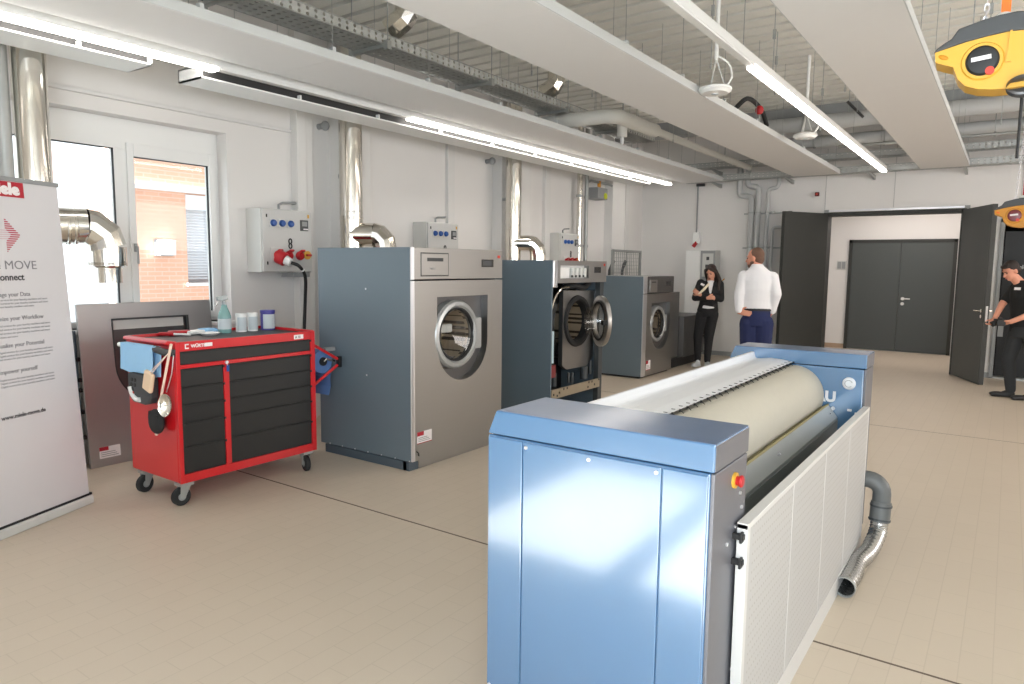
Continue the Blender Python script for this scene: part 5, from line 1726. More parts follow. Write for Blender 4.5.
for x, y, r, m, label in ((-5.80, 10.10, 0.045, 'chrome', 'bright metal riser pipe right of the socket boxes, left of its grey twin'), (-5.82, 10.36, 0.032, 'galv', 'thin grey riser pipe beside the bright one near the grey valve box')):
    t = thing('riser_pipe', label, 'pipe', (x, y, 0.2), group='slim riser pipes on the left wall')
    MB().cyl((x, y, 0.2), (x, y, 3.95), r, seg=16).build('pipe', M[m], t, smooth=True)
    b = MB()
    for z in (2.75, 1.95):
        b.lathe([(r, -0.02), (r + 0.012, -0.02), (r + 0.012, 0.02), (r, 0.02)], (x, y, z), (0, 0, 1), 16)
    split(b, 'clamp', M['galv'], t)
vb = thing('valve_box', 'small grey box with yellow label high on the left wall near the corner', 'control box', (-5.82, 10.7, 2.78))
MB().box(-5.93, -5.70, 10.53, 10.88, 2.74, 2.93).build('housing', M['cabinetd'], vb, bevel=0.008)
MB().lathe([(0, 0.012), (0.05, 0.01), (0.055, 0.0)], (-5.70, 10.80, 2.80), (1, 0, 0), 20).build('yellow_label', mat('lime_label', (206, 214, 40), 0.5), vb, smooth=True)
MB().tube([(-5.82, 10.36, 2.98), (-5.80, 10.46, 3.03), (-5.80, 11.1, 3.03), (-5.80, 11.6, 2.98)], 0.02, 10).build('gas_pipe', M['galv'], vb, smooth=True)
MB().cyl((-5.80, 10.75, 2.93), (-5.80, 10.75, 3.05), 0.03).build('coupling', M['yellowd'], vb, smooth=True)
for y, label in ((4.93, 'small grey wall sensor left of the middle exhaust duct'), (7.78, 'small grey wall sensor left of the far exhaust duct')):
    t = thing('wall_sensor', label, 'sensor', (-5.88, y, 2.97), group='small wall sensors')
    MB().cyl((XW, y, 3.02), (XW + 0.06, y, 3.02), 0.03, seg=16).build('mount', M['cabinetd'], t, smooth=True)
    MB().ell((XW + 0.10, y, 3.02), (0.05, 0.04, 0.05)).build('head', M['cabinetd'], t, smooth=True)

# wire mesh cage in the far left corner
cg = thing('mesh_cage', 'wire mesh guard cage in the far corner above the farthest washing machine', 'cage', (-5.76, 11.5, 1.25))
ya, yb_, za, zb_ = 10.92, 12.02, 1.25, 1.90
cf = MB()
for y in (ya, yb_):
    cf.box(-5.62, -5.58, y - 0.02, y + 0.02, za, zb_)
cf.box(-5.62, -5.58, ya, yb_, zb_ - 0.03, zb_ + 0.01)
cf.box(-5.62, -5.58, ya, yb_, za, za + 0.04)
cf.box(XW + 0.001, -5.58, yb_ - 0.02, yb_ + 0.02, zb_ - 0.03, zb_ + 0.01)
cf.box(XW + 0.001, XW + 0.03, yb_ - 0.02, yb_ + 0.02, za, zb_)
cf.build('frame', M['galv'], cg)
ms = MB()
k = 1
while ya + k * 0.075 < yb_:
    ms.box(-5.603, -5.597, ya + k * 0.075 - 0.003, ya + k * 0.075 + 0.003, za, zb_)
    k += 1
k = 1
while za + k * 0.065 < zb_:
    ms.box(-5.606, -5.600, ya, yb_, za + k * 0.065 - 0.003, za + k * 0.065 + 0.003)
    k += 1
k = 1
while XW + k * 0.07 < -5.6:
    ms.box(XW + k * 0.07 - 0.003, XW + k * 0.07 + 0.003, yb_ - 0.003, yb_ + 0.003, za, zb_)
    k += 1
ms.build('mesh', M['galv'], cg)
for y in (11.15, 11.62):
    MB().tube([(-5.78, y, 1.26), (-5.78, y + 0.03, 1.55), (-5.74, y + 0.10, 1.72)], 0.03, 10).build('hose_stub', M['charcoal'], cg, smooth=True)
MB().box(XW + 0.001, -5.62, ya + 0.02, yb_ - 0.02, za - 0.04, za).build('shelf', M['cabinet'], cg)

# ------------------------------------------------------------------ back wall: cabinet, sockets, grey pipes, alarm
ec_ = thing('switch_cabinet', 'tall white switch cabinet with grey side on the back wall behind the woman', 'cabinet', (-4.64, YB - 0.13, 0.55))
MB().box(-4.92, -4.36, YB - 0.25, YB - 0.001, 0.62, 1.93).build('housing', M['cabinet'], ec_, bevel=0.006)
MB().box(-4.915, -4.645, YB - 0.272, YB - 0.25, 0.63, 1.92).build('door', M['whitep'], ec_, bevel=0.004)
ri = MB().box(-4.635, -4.365, YB - 0.262, YB - 0.25, 0.63, 1.92).build('grey_door', M['cabinetd'], ec_, bevel=0.004)
MB().box(-4.60, -4.40, YB - 0.264, YB - 0.262, 1.45, 1.87).build('panel_field', M['cabinet'], ri)
for z, w in ((1.78, 0.05), (1.64, 0.08), (1.53, 0.04)):
    MB().box(-4.50 - w / 2, -4.50 + w / 2, YB - 0.272, YB - 0.264, z - 0.03, z + 0.03).build('switch', M['charcoal'], ri)
MB().tube([(-4.36, YB - 0.2, 1.30), (-4.30, YB - 0.2, 1.33), (-4.20, YB - 0.2, 1.42)], 0.010, 8).build('yellow_lever', M['yellowd'], ec_)
cs = thing('wall_socket', 'white cable drop with red plug on the back wall above the switch cabinet', 'socket', (-4.80, YB - 0.05, 2.02))
MB().box(-4.87, -4.75, YB - 0.09, YB - 0.001, 2.06, 2.26).build('housing', M['whitep'], cs, bevel=0.01)
MB().cyl((-4.86, YB - 0.06, 2.0), (-4.80, YB - 0.06, 2.09), 0.035, seg=16).build('red_plug', M['redp'], cs, smooth=True)
MB().cyl((-4.825, YB - 0.02, 2.26), (-4.825, YB - 0.02, 3.12), 0.014, seg=10).build('conduit', M['cabinetd'], cs, smooth=True)
MB().box(-4.85, -4.70, YB - 0.05, YB - 0.001, 3.10, 3.15).build('junction_box', M['charcoal'], cs)

YP = YB - 0.12
def wall_pipe(pts, r, label):
    P = [Vector((x, YP, z)) for x, z in pts]
    path = [P[0]]
    for i in range(1, len(P) - 1):
        d0 = (P[i - 1] - P[i]).normalized()
        d1 = (P[i + 1] - P[i]).normalized()
        k = min(0.075, (P[i - 1] - P[i]).length * 0.45, (P[i + 1] - P[i]).length * 0.45)
        for j in range(6):
            t = j / 5
            path.append((P[i] + d0 * k) * (1 - t) ** 2 + P[i] * 2 * t * (1 - t) + (P[i] + d1 * k) * t * t)
    path.append(P[-1])
    t = thing('heating_pipe', label, 'pipe', (pts[-1][0], YP, 0.05), group='grey insulated pipes on the back wall')
    MB().tube(path, r, 18).build('pipe', M['pipe'], t, smooth=True)
    for z in (2.58, 1.98):
        x = pts[-1][0]
        MB().lathe([(r, -0.012), (r + 0.004, -0.012), (r + 0.004, 0.012), (r, 0.012)], (x, YP, z), (0, 0, 1), 18).build('clamp', M['galv'], t, smooth=True)
wall_pipe([(-4.025, 3.5), (-4.025, 2.89), (-3.805, 2.86), (-3.80, 0.05)], 0.05, 'leftmost of the grey pipes, bending right at the lowest bend')
wall_pipe([(-3.885, 3.5), (-3.885, 3.05), (-3.69, 3.02), (-3.688, 0.05)], 0.048, 'second grey pipe from the left, bending right just under the tray')
wall_pipe([(-3.355, 3.35), (-3.355, 3.0), (-3.53, 2.975), (-3.53, 0.05)], 0.034, 'slim grey pipe bending left just under the tray')
wall_pipe([(-2.95, 2.32), (-3.43, 2.32), (-3.44, 0.05)], 0.03, 'grey pipe with a square bend beside the dark open door leaf')
rl_ = thing('pipe_rail', 'galvanized rail holding the grey pipes on the back wall', 'rail', (-3.6, YB - 0.03, 1.95))
for z in (2.57, 1.97):
    MB().box(-3.95, -3.18, YB - 0.05, YB - 0.001, z - 0.012, z + 0.012).build('rail', M['galv'], rl_)
    MB().box(-3.20, -3.14, YB - 0.05, YB - 0.001, z - 0.025, z + 0.025).build('end', M['black'], rl_)
al = thing('alarm_sensor', 'small dark red alarm button on the back wall left of the wide opening', 'alarm', (-2.75, YB - 0.03, 2.82))
MB().box(-2.785, -2.715, YB - 0.05, YB - 0.001, 2.825, 2.895).build('housing', mat('dark_red_alarm', (96, 22, 26), 0.5), al, bevel=0.012)
MB().cyl((-2.75, YB - 0.05, 2.86), (-2.75, YB - 0.065, 2.86), 0.014).build('button', M['led'], al)

# ------------------------------------------------------------------ yellow spring balancers hanging on the right
def balancer(c, rz, sc, label, dialm, bodym, top):
    t = thing('tool_balancer', label, 'tool balancer', c, rz, group='yellow tool balancers')
    def q(pts, mx=False):
        L = [(x * sc, z * sc) for x, z in pts]
        return L
    half = [(-0.191, 0.060), (-0.189, 0.058), (-0.184, 0.015), (-0.150, 0.0), (-0.116, -0.013), (-0.096, -0.067), (-0.067, -0.099), (-0.02, -0.118), (0.04, -0.127), (0.09, -0.128)]
    body = half + [(0.145, -0.124), (0.22, -0.11), (0.26, -0.07), (0.275, -0.01), (0.35, 0.015), (0.36, 0.055), (0.26, 0.090), (0.16, 0.103), (0.074, 0.106), (0.0, 0.098), (-0.075, 0.086), (-0.14, 0.070)]
    cap = [(-0.193, 0.056), (-0.185, 0.072), (-0.156, 0.092), (-0.129, 0.108), (-0.105, 0.146), (-0.06, 0.158), (-0.012, 0.171), (0.04, 0.180), (0.10, 0.184), (0.18, 0.176), (0.26, 0.150), (0.30, 0.112), (0.365, 0.060), (0.26, 0.090), (0.16, 0.103), (0.074, 0.106), (0.0, 0.098), (-0.075, 0.086), (-0.14, 0.070)]
    MB().prism(q(body), 'y', -0.098 * sc, 0.05 * sc).build('body', bodym, t, local=True, bevel=0.03 * sc, seg=4)
    MB().prism(q(cap), 'y', -0.104 * sc, 0.056 * sc).build('cap', M['charcoal'], t, local=True, bevel=0.018 * sc, seg=3)
    MB().prism(q([(0.074, -0.02), (0.082, 0.108), (0.090, 0.108), (0.092, -0.02)]), 'y', -0.108 * sc, -0.09 * sc).build('rib', bodym, t, local=True)
    d = MB().lathe([(0.062 * sc, 0), (0.062 * sc, 0.012 * sc), (0.054 * sc, 0.020 * sc), (0.02 * sc, 0.024 * sc), (0, 0.024 * sc)], (-0.009 * sc, -0.098 * sc, -0.003 * sc), (0, -1, 0), 36).build('dial', dialm, t, smooth=True, local=True)
    MB().lathe([(0.080 * sc, 0), (0.074 * sc, 0.008 * sc), (0.062 * sc, 0.008 * sc)], (-0.009 * sc, -0.098 * sc, -0.003 * sc), (0, -1, 0), 36).build('dial_collar', bodym, t, smooth=True, local=True)
    MB().obox((-0.014 * sc, -0.1235 * sc, 0.004 * sc), (0.072 * sc, 0.003, 0.018 * sc), (0, math.radians(-6), 0)).build('label', M['stickw'], d, local=True)
    MB().cyl((0.020 * sc, -0.108 * sc, -0.05 * sc), (0.020 * sc, -0.122 * sc, -0.05 * sc), 0.017 * sc, seg=18).build('red_mark', M['led'], d, local=True)
    MB().ell((-0.155 * sc, -0.095 * sc, 0.033 * sc), (0.022 * sc, 0.01, 0.010 * sc), (0, math.radians(25), 0)).build('tip_hole', M['yellowd'] if bodym is M['yellow'] else M['orange'], t, smooth=True, local=True)
    MB().lathe([(0.0, 0.0), (0.055 * sc, 0.004), (0.062 * sc, 0.012 * sc), (0.062 * sc, 0.03 * sc)], (0.145 * sc, -0.09 * sc, -0.108 * sc), (0, -0.55, -1), 28).build('cable_outlet', M['inoxd'], t, smooth=True, local=True)
    MB().ell((0.058 * sc, 0, 0.188 * sc), (0.045 * sc, 0.04 * sc, 0.028 * sc)).build('eyelet', M['cabinet'], t, smooth=True, local=True)
    st = MB()
    st.box(0.045 * sc, 0.080 * sc, -0.004, 0.004, 0.19 * sc, top)
    st.build('strap', M['orange'] if dialm is M['black'] else M['redp'], t, local=True)
    ch = MB()
    z = 0.165 * sc
    k = 0
    while z < top - 0.03:
        x = (-0.01 + 0.035 * (z - 0.165) ) * sc
        rr2, hh = 0.009, 0.018
        loop = [(x + (rr2 * math.cos(a) if k % 2 else 0), (0 if k % 2 else rr2 * math.cos(a)), z + hh * math.sin(a)) for a in [2 * PI * i / 10 for i in range(10)]]
        ch.tube(loop, 0.0035, 5, closed=True)
        z += 0.026
        k += 1
    ch.build('chain', M['inoxb'], t, local=True, smooth=True)
    MB().cyl((0.145 * sc, -0.02, -0.12 * sc), (0.145 * sc, -0.02, -0.40), 0.006, seg=8).build('cable', M['black'], t, local=True)
    return t
balancer((-0.154, 3.70, 2.488), math.radians(2.4), 0.965, 'large yellow tool balancer with black dial hanging at the top right', M['black'], M['yellow'], ZC - 2.51)
balancer((0.0, 9.31, 2.20), 0.0, 1.0, 'smaller orange-yellow tool balancer with dark red dial above the photographer', mat('dark_red_dial', (110, 26, 34), 0.3), M['yellowd'], ZC - 2.20)

# ------------------------------------------------------------------ dark board in the right doorway
db = thing('dark_board', 'dark board with pale lettering in the doorway behind the photographer', 'board', (0.4, YB + 0.2, 0.012))
MB().box(-0.10, 0.94, YB + 0.17, YB + 0.20, 0.012, 2.2).build('board', M['black'], db)
lettering('velo', 0.085, (0.055, YB + 0.168, 1.645), (1, 0, 0), (0, 0, 1), M['cabinet'], db)
MB().box(-0.10, -0.045, YB + 0.160, YB + 0.169, 1.12, 1.17).build('paper_strip', M['cabinetd'], db)
MB().box(-0.10, -0.03, YB + 0.160, YB + 0.169, 0.62, 0.86).build('paper_sheet', M['cabinetd'], db)

# ------------------------------------------------------------------ people
def remeshed(b, name, m, parent, voxel=0.009, smooth_it=6):
    me = bpy.data.meshes.new('tmp')
    bmesh.ops.recalc_face_normals(b.bm, faces=b.bm.faces)
    b.bm.to_mesh(me)
    b.bm.free()
    o = bpy.data.objects.new('tmp', me)
    C.objects.link(o)
    r = o.modifiers.new('r', 'REMESH')
    r.mode = 'VOXEL'
    r.voxel_size = voxel
    sm = o.modifiers.new('s', 'SMOOTH')
    sm.iterations = smooth_it
    sm.factor = 0.5
    dg = bpy.context.evaluated_depsgraph_get()
    nm = bpy.data.meshes.new_from_object(o.evaluated_get(dg))
    bpy.data.objects.remove(o)
    nm.name = name
    nm.materials.clear()
    nm.materials.append(m)
    for p in nm.polygons:
        p.use_smooth = True
    q = bpy.data.objects.new(name, nm)
    C.objects.link(q)
    q.parent = parent
    return q

def limb(b, pts, rs, seg=14):
    for (p, q), (r0, r1) in zip(zip(pts, pts[1:]), zip(rs, rs[1:])):
        b.capsule(p, q, r0, r1, seg)

def hand(b, wrist, tip_dir, palm_n, curl=0.5, size=1.0):
    # palm plus four unequal bent fingers and a thumb leaving the side of the palm
    w = Vector(wrist)
    d = Vector(tip_dir).normalized()
    n = Vector(palm_n)
    n = (n - d * n.dot(d)).normalized()
    sd = d.cross(n).normalized()
    c = w + d * 0.045 * size
    for k in (-1.5, -0.5, 0.5, 1.5):
        b.capsule(w + sd * (k * 0.012), w + d * 0.085 * size + sd * (k * 0.020 * size), 0.014, 0.012, 8)
    for k, L in ((-1.5, 0.062), (-0.5, 0.078), (0.5, 0.082), (1.5, 0.070)):
        p0 = w + d * 0.085 * size + sd * (k * 0.021 * size)
        a1 = curl * 0.8
        d1 = d * math.cos(a1) + n * math.sin(a1)
        p1 = p0 + d1 * L * 0.45
        a2 = curl * 1.9
        d2 = d * math.cos(a2) + n * math.sin(a2)
        p2 = p1 + d2 * L * 0.33
        a3 = curl * 2.6
        d3 = d * math.cos(a3) + n * math.sin(a3)
        p3 = p2 + d3 * L * 0.26
        limb(b, [p0, p1, p2, p3], [0.0095, 0.009, 0.0085, 0.0075], 8)
    t0 = w + d * 0.03 * size + sd * 0.028
    t1 = t0 + (d * 0.6 + sd * 0.7 + n * 0.35).normalized() * 0.04
    t2 = t1 + (d * 0.85 + sd * 0.25 + n * 0.45).normalized() * 0.032
    limb(b, [t0, t1, t2], [0.014, 0.0115, 0.009], 8)

def face_frame(yaw, pitch, roll=0.0):
    # columns: right of the face, forward, up; yaw 0 looks along -y
    m = Matrix.Rotation(yaw, 3, 'Z') @ Matrix.Rotation(pitch, 3, 'X') @ Matrix.Rotation(roll, 3, 'Y')
    return m

def head(b, c, m, s=1.0):
    c = Vector(c)
    def P(x, y, z):
        return c + m @ Vector((x, y, z)) * s
    e = m.to_euler()
    b.ell(P(0, 0.012, 0.022), (0.074 * s, 0.092 * s, 0.096 * s), e, 20)
    b.ell(P(0, -0.022, -0.035), (0.060 * s, 0.068 * s, 0.080 * s), e, 18)
    b.ell(P(0, -0.058, -0.088), (0.026 * s, 0.026 * s, 0.022 * s), e, 12)
    b.capsule(P(0, -0.082, 0.012), P(0, -0.104, -0.026), 0.009 * s, 0.014 * s, 10)
    b.ell(P(0, -0.082, -0.060), (0.024 * s, 0.012 * s, 0.011 * s), e, 10)
    for sx in (-1, 1):
        b.ell(P(sx * 0.076, 0.010, -0.012), (0.010 * s, 0.020 * s, 0.032 * s), e, 10)
        b.ell(P(sx * 0.032, -0.070, 0.024), (0.020 * s, 0.012 * s, 0.008 * s), e, 10)

def face_bits(root, body, c, m, s=1.0, brow='hair'):
    c = Vector(c)
    def P(x, y, z):
        return c + m @ Vector((x, y, z)) * s
    e = m.to_euler()
    for sx in (-1, 1):
        b = MB()
        b.ell(P(sx * 0.031, -0.079, 0.006), (0.011 * s, 0.006 * s, 0.007 * s), e, 10)
        b.build('eye', M['eye'], root, smooth=True, local=True)
        b = MB()
        b.capsule(P(sx * 0.016, -0.086, 0.026), P(sx * 0.046, -0.080, 0.028), 0.004, 0.003, 8)
        b.build('eyebrow', M[brow], root, smooth=True, local=True)
    b = MB()
    b.ell(P(0, -0.092, -0.062), (0.022 * s, 0.006 * s, 0.007 * s), e, 10)
    b.build('mouth', M['lip'], root, smooth=True, local=True)

def shoe(root, heel, toe, m, h=0.08, sole=True):
    heel, toe = Vector(heel), Vector(toe)
    d = (toe - heel)
    d.z = 0
    L = d.length
    d.normalize()
    a = math.atan2(d.y, d.x)
    b = MB()
    o = Vector((heel.x, heel.y, 0))
    b.ell(o + d * L * 0.68 + Vector((0, 0, 0.034)), (L * 0.36, 0.046, 0.034), (0, 0, a), 14)
    b.ell(o + d * L * 0.28 + Vector((0, 0, 0.044)), (L * 0.30, 0.040, 0.044), (0, 0, a), 14)
    b.ell(o + d * L * 0.22 + Vector((0, 0, 0.075)), (L * 0.18, 0.036, 0.045), (0, 0, a), 12)
    b.obox(o + d * L * 0.49 + Vector((0, 0, 0.014)), (L * 0.92, 0.074, 0.026), (0, 0, a))
    remeshed(b, 'shoe', m, root, 0.008, 3)

# the woman: black suit, arms crossed, head bent
wo = thing('person', 'woman in black suit with long dark hair, arms crossed, looking down', 'person', (-4.07, 11.15, 0), math.radians(20.05))
hm = face_frame(math.radians(-22), math.radians(26), math.radians(-4))
hc = (0.118, -0.05, 1.535)
pel, chs = Vector((0.085, 0.02, 0.93)), Vector((0.115, 0.0, 1.30))
shl, shr = Vector((-0.035, 0.0, 1.365)), Vector((0.262, 0.02, 1.35))
ell_, elr = Vector((-0.115, -0.05, 1.125)), Vector((0.285, -0.04, 1.115))
wrl, wrr = Vector((0.075, -0.185, 1.135)), Vector((-0.045, -0.205, 1.185))
b = MB()
head(b, hc, hm, 0.98)
limb(b, [(0.115, 0.01, 1.36), (0.118, -0.02, 1.47)], [0.058, 0.05])
b.loft([(0.085, 0.02, 0.84, 0.14, 0.10), (0.085, 0.02, 0.93, 0.15, 0.10), (0.10, 0.01, 1.06, 0.118, 0.082), (0.112, 0.0, 1.20, 0.135, 0.095), (0.115, 0.005, 1.32, 0.145, 0.088), (0.115, 0.01, 1.39, 0.09, 0.06)])
limb(b, [shl, ell_, wrl], [0.052, 0.042, 0.027])
limb(b, [shr, elr, wrr], [0.052, 0.042, 0.027])
hand(b, wrl, (1.0, -0.15, 0.1), (-0.1, 0.9, -0.4), 0.75, 0.92)
hand(b, wrr, (-0.75, 0.1, 0.55), (0.2, 0.9, 0.0), 0.55, 0.92)
limb(b, [(0.01, 0.02, 0.88), (-0.045, -0.02, 0.50), (-0.035, 0.03, 0.09)], [0.085, 0.058, 0.038])
limb(b, [(0.165, 0.02, 0.88), (0.125, -0.03, 0.49), (0.115, 0.02, 0.09)], [0.085, 0.058, 0.038])
remeshed(b, 'body', M['skin'], wo, 0.007, 4)
face_bits(wo, None, hc, hm, 0.98)
b = MB()
e = hm.to_euler()
hv = lambda x, y, z: Vector(hc) + hm @ Vector((x, y, z))
b.ell(hv(0, 0.035, 0.045), (0.086, 0.090, 0.088), e, 20)
b.ell(hv(0, 0.058, -0.03), (0.082, 0.065, 0.10), e, 18)
limb(b, [hv(-0.075, 0.0, 0.045), hv(-0.088, 0.012, -0.05), hv(-0.082, 0.02, -0.15), (0.0, -0.08, 1.30)], [0.034, 0.034, 0.032, 0.016], 12)
limb(b, [hv(0.075, 0.0, 0.045), hv(0.090, 0.015, -0.05), hv(0.095, 0.03, -0.15), (0.245, -0.06, 1.27)], [0.034, 0.036, 0.040, 0.022], 12)
limb(b, [hv(-0.03, -0.055, 0.088), hv(-0.072, -0.02, 0.03)], [0.026, 0.024], 10)
limb(b, [hv(0.03, -0.055, 0.088), hv(0.072, -0.02, 0.03)], [0.026, 0.024], 10)
limb(b, [hv(0, 0.09, -0.06), (0.13, 0.08, 1.36), (0.14, 0.085, 1.26)], [0.07, 0.075, 0.04], 14)
remeshed(b, 'hair', M['hair'], wo, 0.008, 4)
b = MB()
b.loft([(0.09, 0.02, 0.83, 0.165, 0.118), (0.09, 0.02, 0.93, 0.168, 0.118), (0.10, 0.01, 1.06, 0.140, 0.102), (0.112, 0.0, 1.20, 0.152, 0.112), (0.115, 0.005, 1.32, 0.160, 0.102), (0.115, 0.012, 1.385, 0.115, 0.076), (0.115, 0.016, 1.41, 0.062, 0.056)])
limb(b, [shl, ell_, ell_.lerp(wrl, 0.86)], [0.066, 0.056, 0.042])
limb(b, [shr, elr, elr.lerp(wrr, 0.86)], [0.066, 0.056, 0.042])
remeshed(b, 'blazer', M['suit'], wo, 0.009, 4)
b = MB()
b.prism([(0.07, 1.405), (0.165, 1.405), (0.135, 1.20), (0.105, 1.20)], 'y', -0.122, -0.04)
b.ell((0.118, -0.03, 1.39), (0.058, 0.05, 0.03))
remeshed(b, 'shirt', M['shirt'], wo, 0.008, 3)
b = MB()
b.prism([(0.02, 1.01), (0.10, 1.0), (0.19, 0.985), (0.19, 0.965), (0.09, 0.955), (0.0, 0.965)], 'y', -0.112, -0.05)
remeshed(b, 'shirt_hem', M['shirt'], wo, 0.008, 3)
b = MB()
limb(b, [(-0.055, -0.215, 1.20), (0.02, -0.175, 1.27), (0.085, -0.13, 1.35)], [0.018, 0.022, 0.020], 10)
remeshed(b, 'scarf', M['scarf'], wo, 0.008, 3)
b = MB()
b.loft([(0.085, 0.02, 0.83, 0.162, 0.118), (0.085, 0.02, 0.93, 0.158, 0.112), (0.092, 0.015, 1.0, 0.14, 0.10)])
limb(b, [(0.01, 0.02, 0.86), (-0.045, -0.02, 0.50), (-0.035, 0.03, 0.10)], [0.102, 0.076, 0.052])
limb(b, [(0.165, 0.02, 0.86), (0.125, -0.03, 0.49), (0.115, 0.02, 0.10)], [0.102, 0.076, 0.052])
remeshed(b, 'trousers', M['suit'], wo, 0.009, 4)
shoe(wo, (-0.01, 0.05, 0), (-0.11, -0.16, 0), M['shoe'])
shoe(wo, (0.10, 0.06, 0), (0.17, -0.15, 0), M['shoe'])
MB().obox((-0.005, -0.112, 1.343), (0.062, 0.006, 0.034), (math.radians(-10), math.radians(24), 0)).build('name_badge', M['stickw'], wo, local=True)

# the man seen from behind: white shirt, navy trousers, hands in the pockets
mn = thing('person', 'man from behind in white shirt and navy trousers, head turned left', 'person', (-2.5, 8.6, 0), math.radians(16.2))
hm = face_frame(math.radians(-112), math.radians(6))
hc = (-0.012, 0.03, 1.735)
shl, shr = Vector((-0.125, 0.0, 1.515)), Vector((0.195, 0.0, 1.505))
ell_, elr = Vector((-0.172, -0.07, 1.30)), Vector((0.245, -0.06, 1.31))
wrl, wrr = Vector((-0.165, -0.085, 1.095)), Vector((0.205, 0.02, 1.09))
b = MB()
head(b, hc, hm, 1.02)
limb(b, [(0.03, 0.0, 1.54), (0.01, 0.01, 1.66)], [0.072, 0.062])
b.loft([(0.04, 0.0, 0.98, 0.155, 0.105), (0.035, 0.0, 1.08, 0.15, 0.10), (0.035, 0.0, 1.18, 0.15, 0.10), (0.035, 0.0, 1.36, 0.175, 0.118), (0.035, 0.0, 1.50, 0.18, 0.105), (0.03, 0.0, 1.58, 0.10, 0.07)])
limb(b, [shl, ell_, wrl], [0.062, 0.050, 0.031])
limb(b, [shr, elr, wrr], [0.062, 0.050, 0.031])
hand(b, wrl, (0.85, -0.25, -0.15), (0.2, 0.9, 0.1), 0.2, 0.85)
hand(b, wrr, (-0.3, 0.3, -0.9), (-0.8, 0.0, 0.2), 0.5, 1.0)
limb(b, [(-0.045, 0.0, 0.98), (-0.045, 0.02, 0.52), (-0.05, -0.02, 0.09)], [0.10, 0.066, 0.043])
limb(b, [(0.125, 0.0, 0.98), (0.13, 0.02, 0.52), (0.135, -0.02, 0.09)], [0.10, 0.066, 0.043])
remeshed(b, 'body', M['skinr'], mn, 0.007, 4)
face_bits(mn, None, hc, hm, 1.02, 'hairb')
b = MB()
e = hm.to_euler()
hv = lambda x, y, z: Vector(hc) + hm @ Vector((x, y, z))
b.ell(hv(0, 0.030, 0.040), (0.080, 0.086, 0.088), e, 20)
b.ell(hv(0, 0.050, -0.015), (0.074, 0.062, 0.070), e, 16)
remeshed(b, 'hair', M['hairb'], mn, 0.007, 4)
b = MB()
b.ell(hv(0, -0.05, -0.085), (0.052, 0.046, 0.034), e, 14)
b.ell(hv(0.045, -0.01, -0.06), (0.026, 0.040, 0.034), e, 12)
b.ell(hv(-0.045, -0.01, -0.06), (0.026, 0.040, 0.034), e, 12)
remeshed(b, 'beard', M['hairb'], mn, 0.007, 4)
b = MB()
b.loft([(0.037, 0.0, 1.115, 0.168, 0.118), (0.035, 0.0, 1.15, 0.178, 0.128), (0.035, 0.0, 1.22, 0.176, 0.124), (0.035, 0.0, 1.36, 0.200, 0.134), (0.035, 0.0, 1.47, 0.208, 0.122), (0.033, 0.0, 1.54, 0.185, 0.098), (0.03, 0.0, 1.59, 0.125, 0.08), (0.02, 0.0, 1.64, 0.074, 0.070), (0.015, 0.002, 1.665, 0.070, 0.068)])
limb(b, [shl, ell_, ell_.lerp(wrl, 0.9)], [0.074, 0.063, 0.046])
limb(b, [shr, elr, elr.lerp(wrr, 0.9)], [0.074, 0.063, 0.046])
sh_ = remeshed(b, 'shirt', M['shirt'], mn, 0.009, 4)
b = MB()
b.loft([(0.040, 0.0, 0.93, 0.160, 0.122), (0.040, 0.0, 1.0, 0.160, 0.122), (0.036, 0.0, 1.14, 0.160, 0.114)])
limb(b, [(-0.045, 0.0, 0.96), (-0.045, 0.02, 0.52), (-0.05, -0.02, 0.10)], [0.112, 0.086, 0.066])
limb(b, [(0.125, 0.0, 0.96), (0.13, 0.02, 0.52), (0.135, -0.02, 0.10)], [0.112, 0.086, 0.066])
remeshed(b, 'trousers', M['navy'], mn, 0.009, 4)
b = MB()
b.lathe([(0.166, -0.017), (0.172, -0.017), (0.172, 0.017), (0.166, 0.017)], (0, 0, 0), (0, 0, 1), 40)
for v in b.bm.verts:
    v.co = Vector((0.036 + v.co.x, v.co.y * 0.72, 1.125 + v.co.z))
b.build('belt', M['belt'], mn, smooth=True, local=True)
shoe(mn, (-0.05, -0.08, 0), (-0.07, 0.20, 0), M['black'])
shoe(mn, (0.135, -0.08, 0), (0.155, 0.20, 0), M['black'])

# the photographer: black polo, bending over the camera in both hands
ph = thing('person', 'man in black polo and dark trousers at the right edge, looking down at his camera', 'person', (0.055, 10.96, 0), math.radians(-0.5))
hm = face_frame(math.radians(-52), math.radians(30))
hc = (-0.055, -0.06, 1.615)
shl, shr = Vector((0.02, 0.13, 1.41)), Vector((0.235, -0.11, 1.40))
ell_, elr = Vector((-0.115, 0.03, 1.19)), Vector((0.245, -0.22, 1.12))
wrl, wrr = Vector((-0.175, -0.15, 1.02)), Vector((-0.01, -0.25, 0.985))
b = MB()
head(b, hc, hm, 1.0)
limb(b, [(0.085, 0.0, 1.42), (-0.02, -0.035, 1.54)], [0.066, 0.058])
b.loft([(0.14, 0.02, 0.86, 0.14, 0.12), (0.14, 0.02, 0.98, 0.135, 0.115), (0.13, 0.02, 1.12, 0.135, 0.12), (0.12, 0.01, 1.28, 0.15, 0.14), (0.11, 0.01, 1.40, 0.14, 0.13), (0.09, 0.0, 1.47, 0.08, 0.075)])
limb(b, [shl, ell_, wrl], [0.056, 0.043, 0.029])
limb(b, [shr, elr, wrr], [0.056, 0.043, 0.029])
hand(b, wrl, (-0.35, -0.35, -0.75), (-0.4, -0.5, 0.2), 0.6, 0.95)
hand(b, wrr, (-0.95, 0.1, -0.15), (-0.2, 0.5, 0.5), 0.6, 0.95)
limb(b, [(0.08, 0.04, 0.90), (0.0, 0.0, 0.49), (0.05, 0.03, 0.09)], [0.095, 0.062, 0.042])
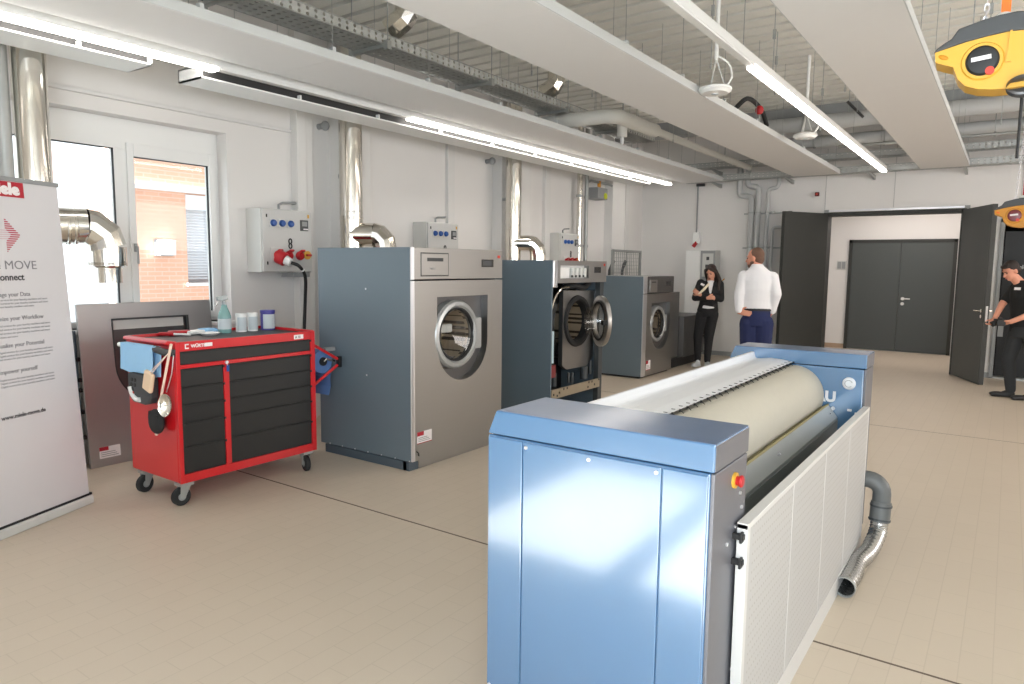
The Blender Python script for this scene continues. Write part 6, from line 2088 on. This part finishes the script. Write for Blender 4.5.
limb(b, [(0.22, -0.04, 0.90), (0.24, -0.10, 0.49), (0.28, -0.09, 0.09)], [0.095, 0.062, 0.042])
remeshed(b, 'body', M['skinr'], ph, 0.007, 4)
face_bits(ph, None, hc, hm, 1.0, 'hairk')
b = MB()
e = hm.to_euler()
hv = lambda x, y, z: Vector(hc) + hm @ Vector((x, y, z))
b.ell(hv(0, 0.026, 0.044), (0.082, 0.090, 0.088), e, 20)
b.ell(hv(0, 0.056, -0.012), (0.076, 0.060, 0.070), e, 16)
b.ell(hv(0, -0.045, 0.085), (0.060, 0.040, 0.028), e, 14)
remeshed(b, 'hair', M['hairk'], ph, 0.007, 4)
b = MB()
b.loft([(0.14, 0.02, 0.84, 0.165, 0.14), (0.14, 0.02, 0.98, 0.158, 0.135), (0.13, 0.02, 1.12, 0.156, 0.138), (0.12, 0.01, 1.28, 0.168, 0.156), (0.11, 0.01, 1.40, 0.155, 0.142), (0.085, 0.0, 1.47, 0.09, 0.085), (0.06, -0.01, 1.50, 0.07, 0.07)])
limb(b, [shl, shl.lerp(ell_, 0.72)], [0.074, 0.064])
limb(b, [shr, shr.lerp(elr, 0.72)], [0.074, 0.064])
remeshed(b, 'polo_shirt', M['polo'], ph, 0.009, 4)
b = MB()
b.loft([(0.14, 0.0, 0.78, 0.16, 0.135), (0.14, 0.01, 0.90, 0.155, 0.132), (0.14, 0.02, 0.95, 0.15, 0.128)])
limb(b, [(0.075, 0.04, 0.86), (0.0, 0.0, 0.49), (0.05, 0.03, 0.10)], [0.105, 0.078, 0.058])
limb(b, [(0.22, -0.04, 0.86), (0.24, -0.10, 0.49), (0.28, -0.09, 0.10)], [0.105, 0.078, 0.058])
remeshed(b, 'trousers', M['trouser'], ph, 0.009, 4)
shoe(ph, (0.10, 0.04, 0), (-0.17, -0.02, 0), M['black'])
shoe(ph, (0.32, -0.08, 0), (0.06, -0.20, 0), M['black'])
MB().obox((0.03, -0.138, 1.395), (0.07, 0.006, 0.032), (math.radians(-8), 0, math.radians(-25))).build('name_badge', M['stickw'], ph, local=True)
cmr = thing('camera', 'black photo camera held in both hands by the man at the right edge', 'camera', (-0.06, 10.76, 0.925), math.radians(-0.5))
MB().obox((-0.01, -0.02, 0.045), (0.10, 0.13, 0.085), (0, 0, math.radians(20))).build('camera_body', M['black'], cmr, local=True, bevel=0.012)
MB().lathe([(0.032, 0), (0.034, 0.02), (0.036, 0.05), (0.032, 0.052), (0.0, 0.04)], (-0.05, -0.03, 0.04), (-0.8, -0.4, -0.5), 24).build('lens', M['rubber'], cmr, local=True, smooth=True)
MB().obox((-0.005, -0.02, 0.098), (0.045, 0.05, 0.026), (0, 0, math.radians(20))).build('viewfinder', M['black'], cmr, local=True, bevel=0.006)
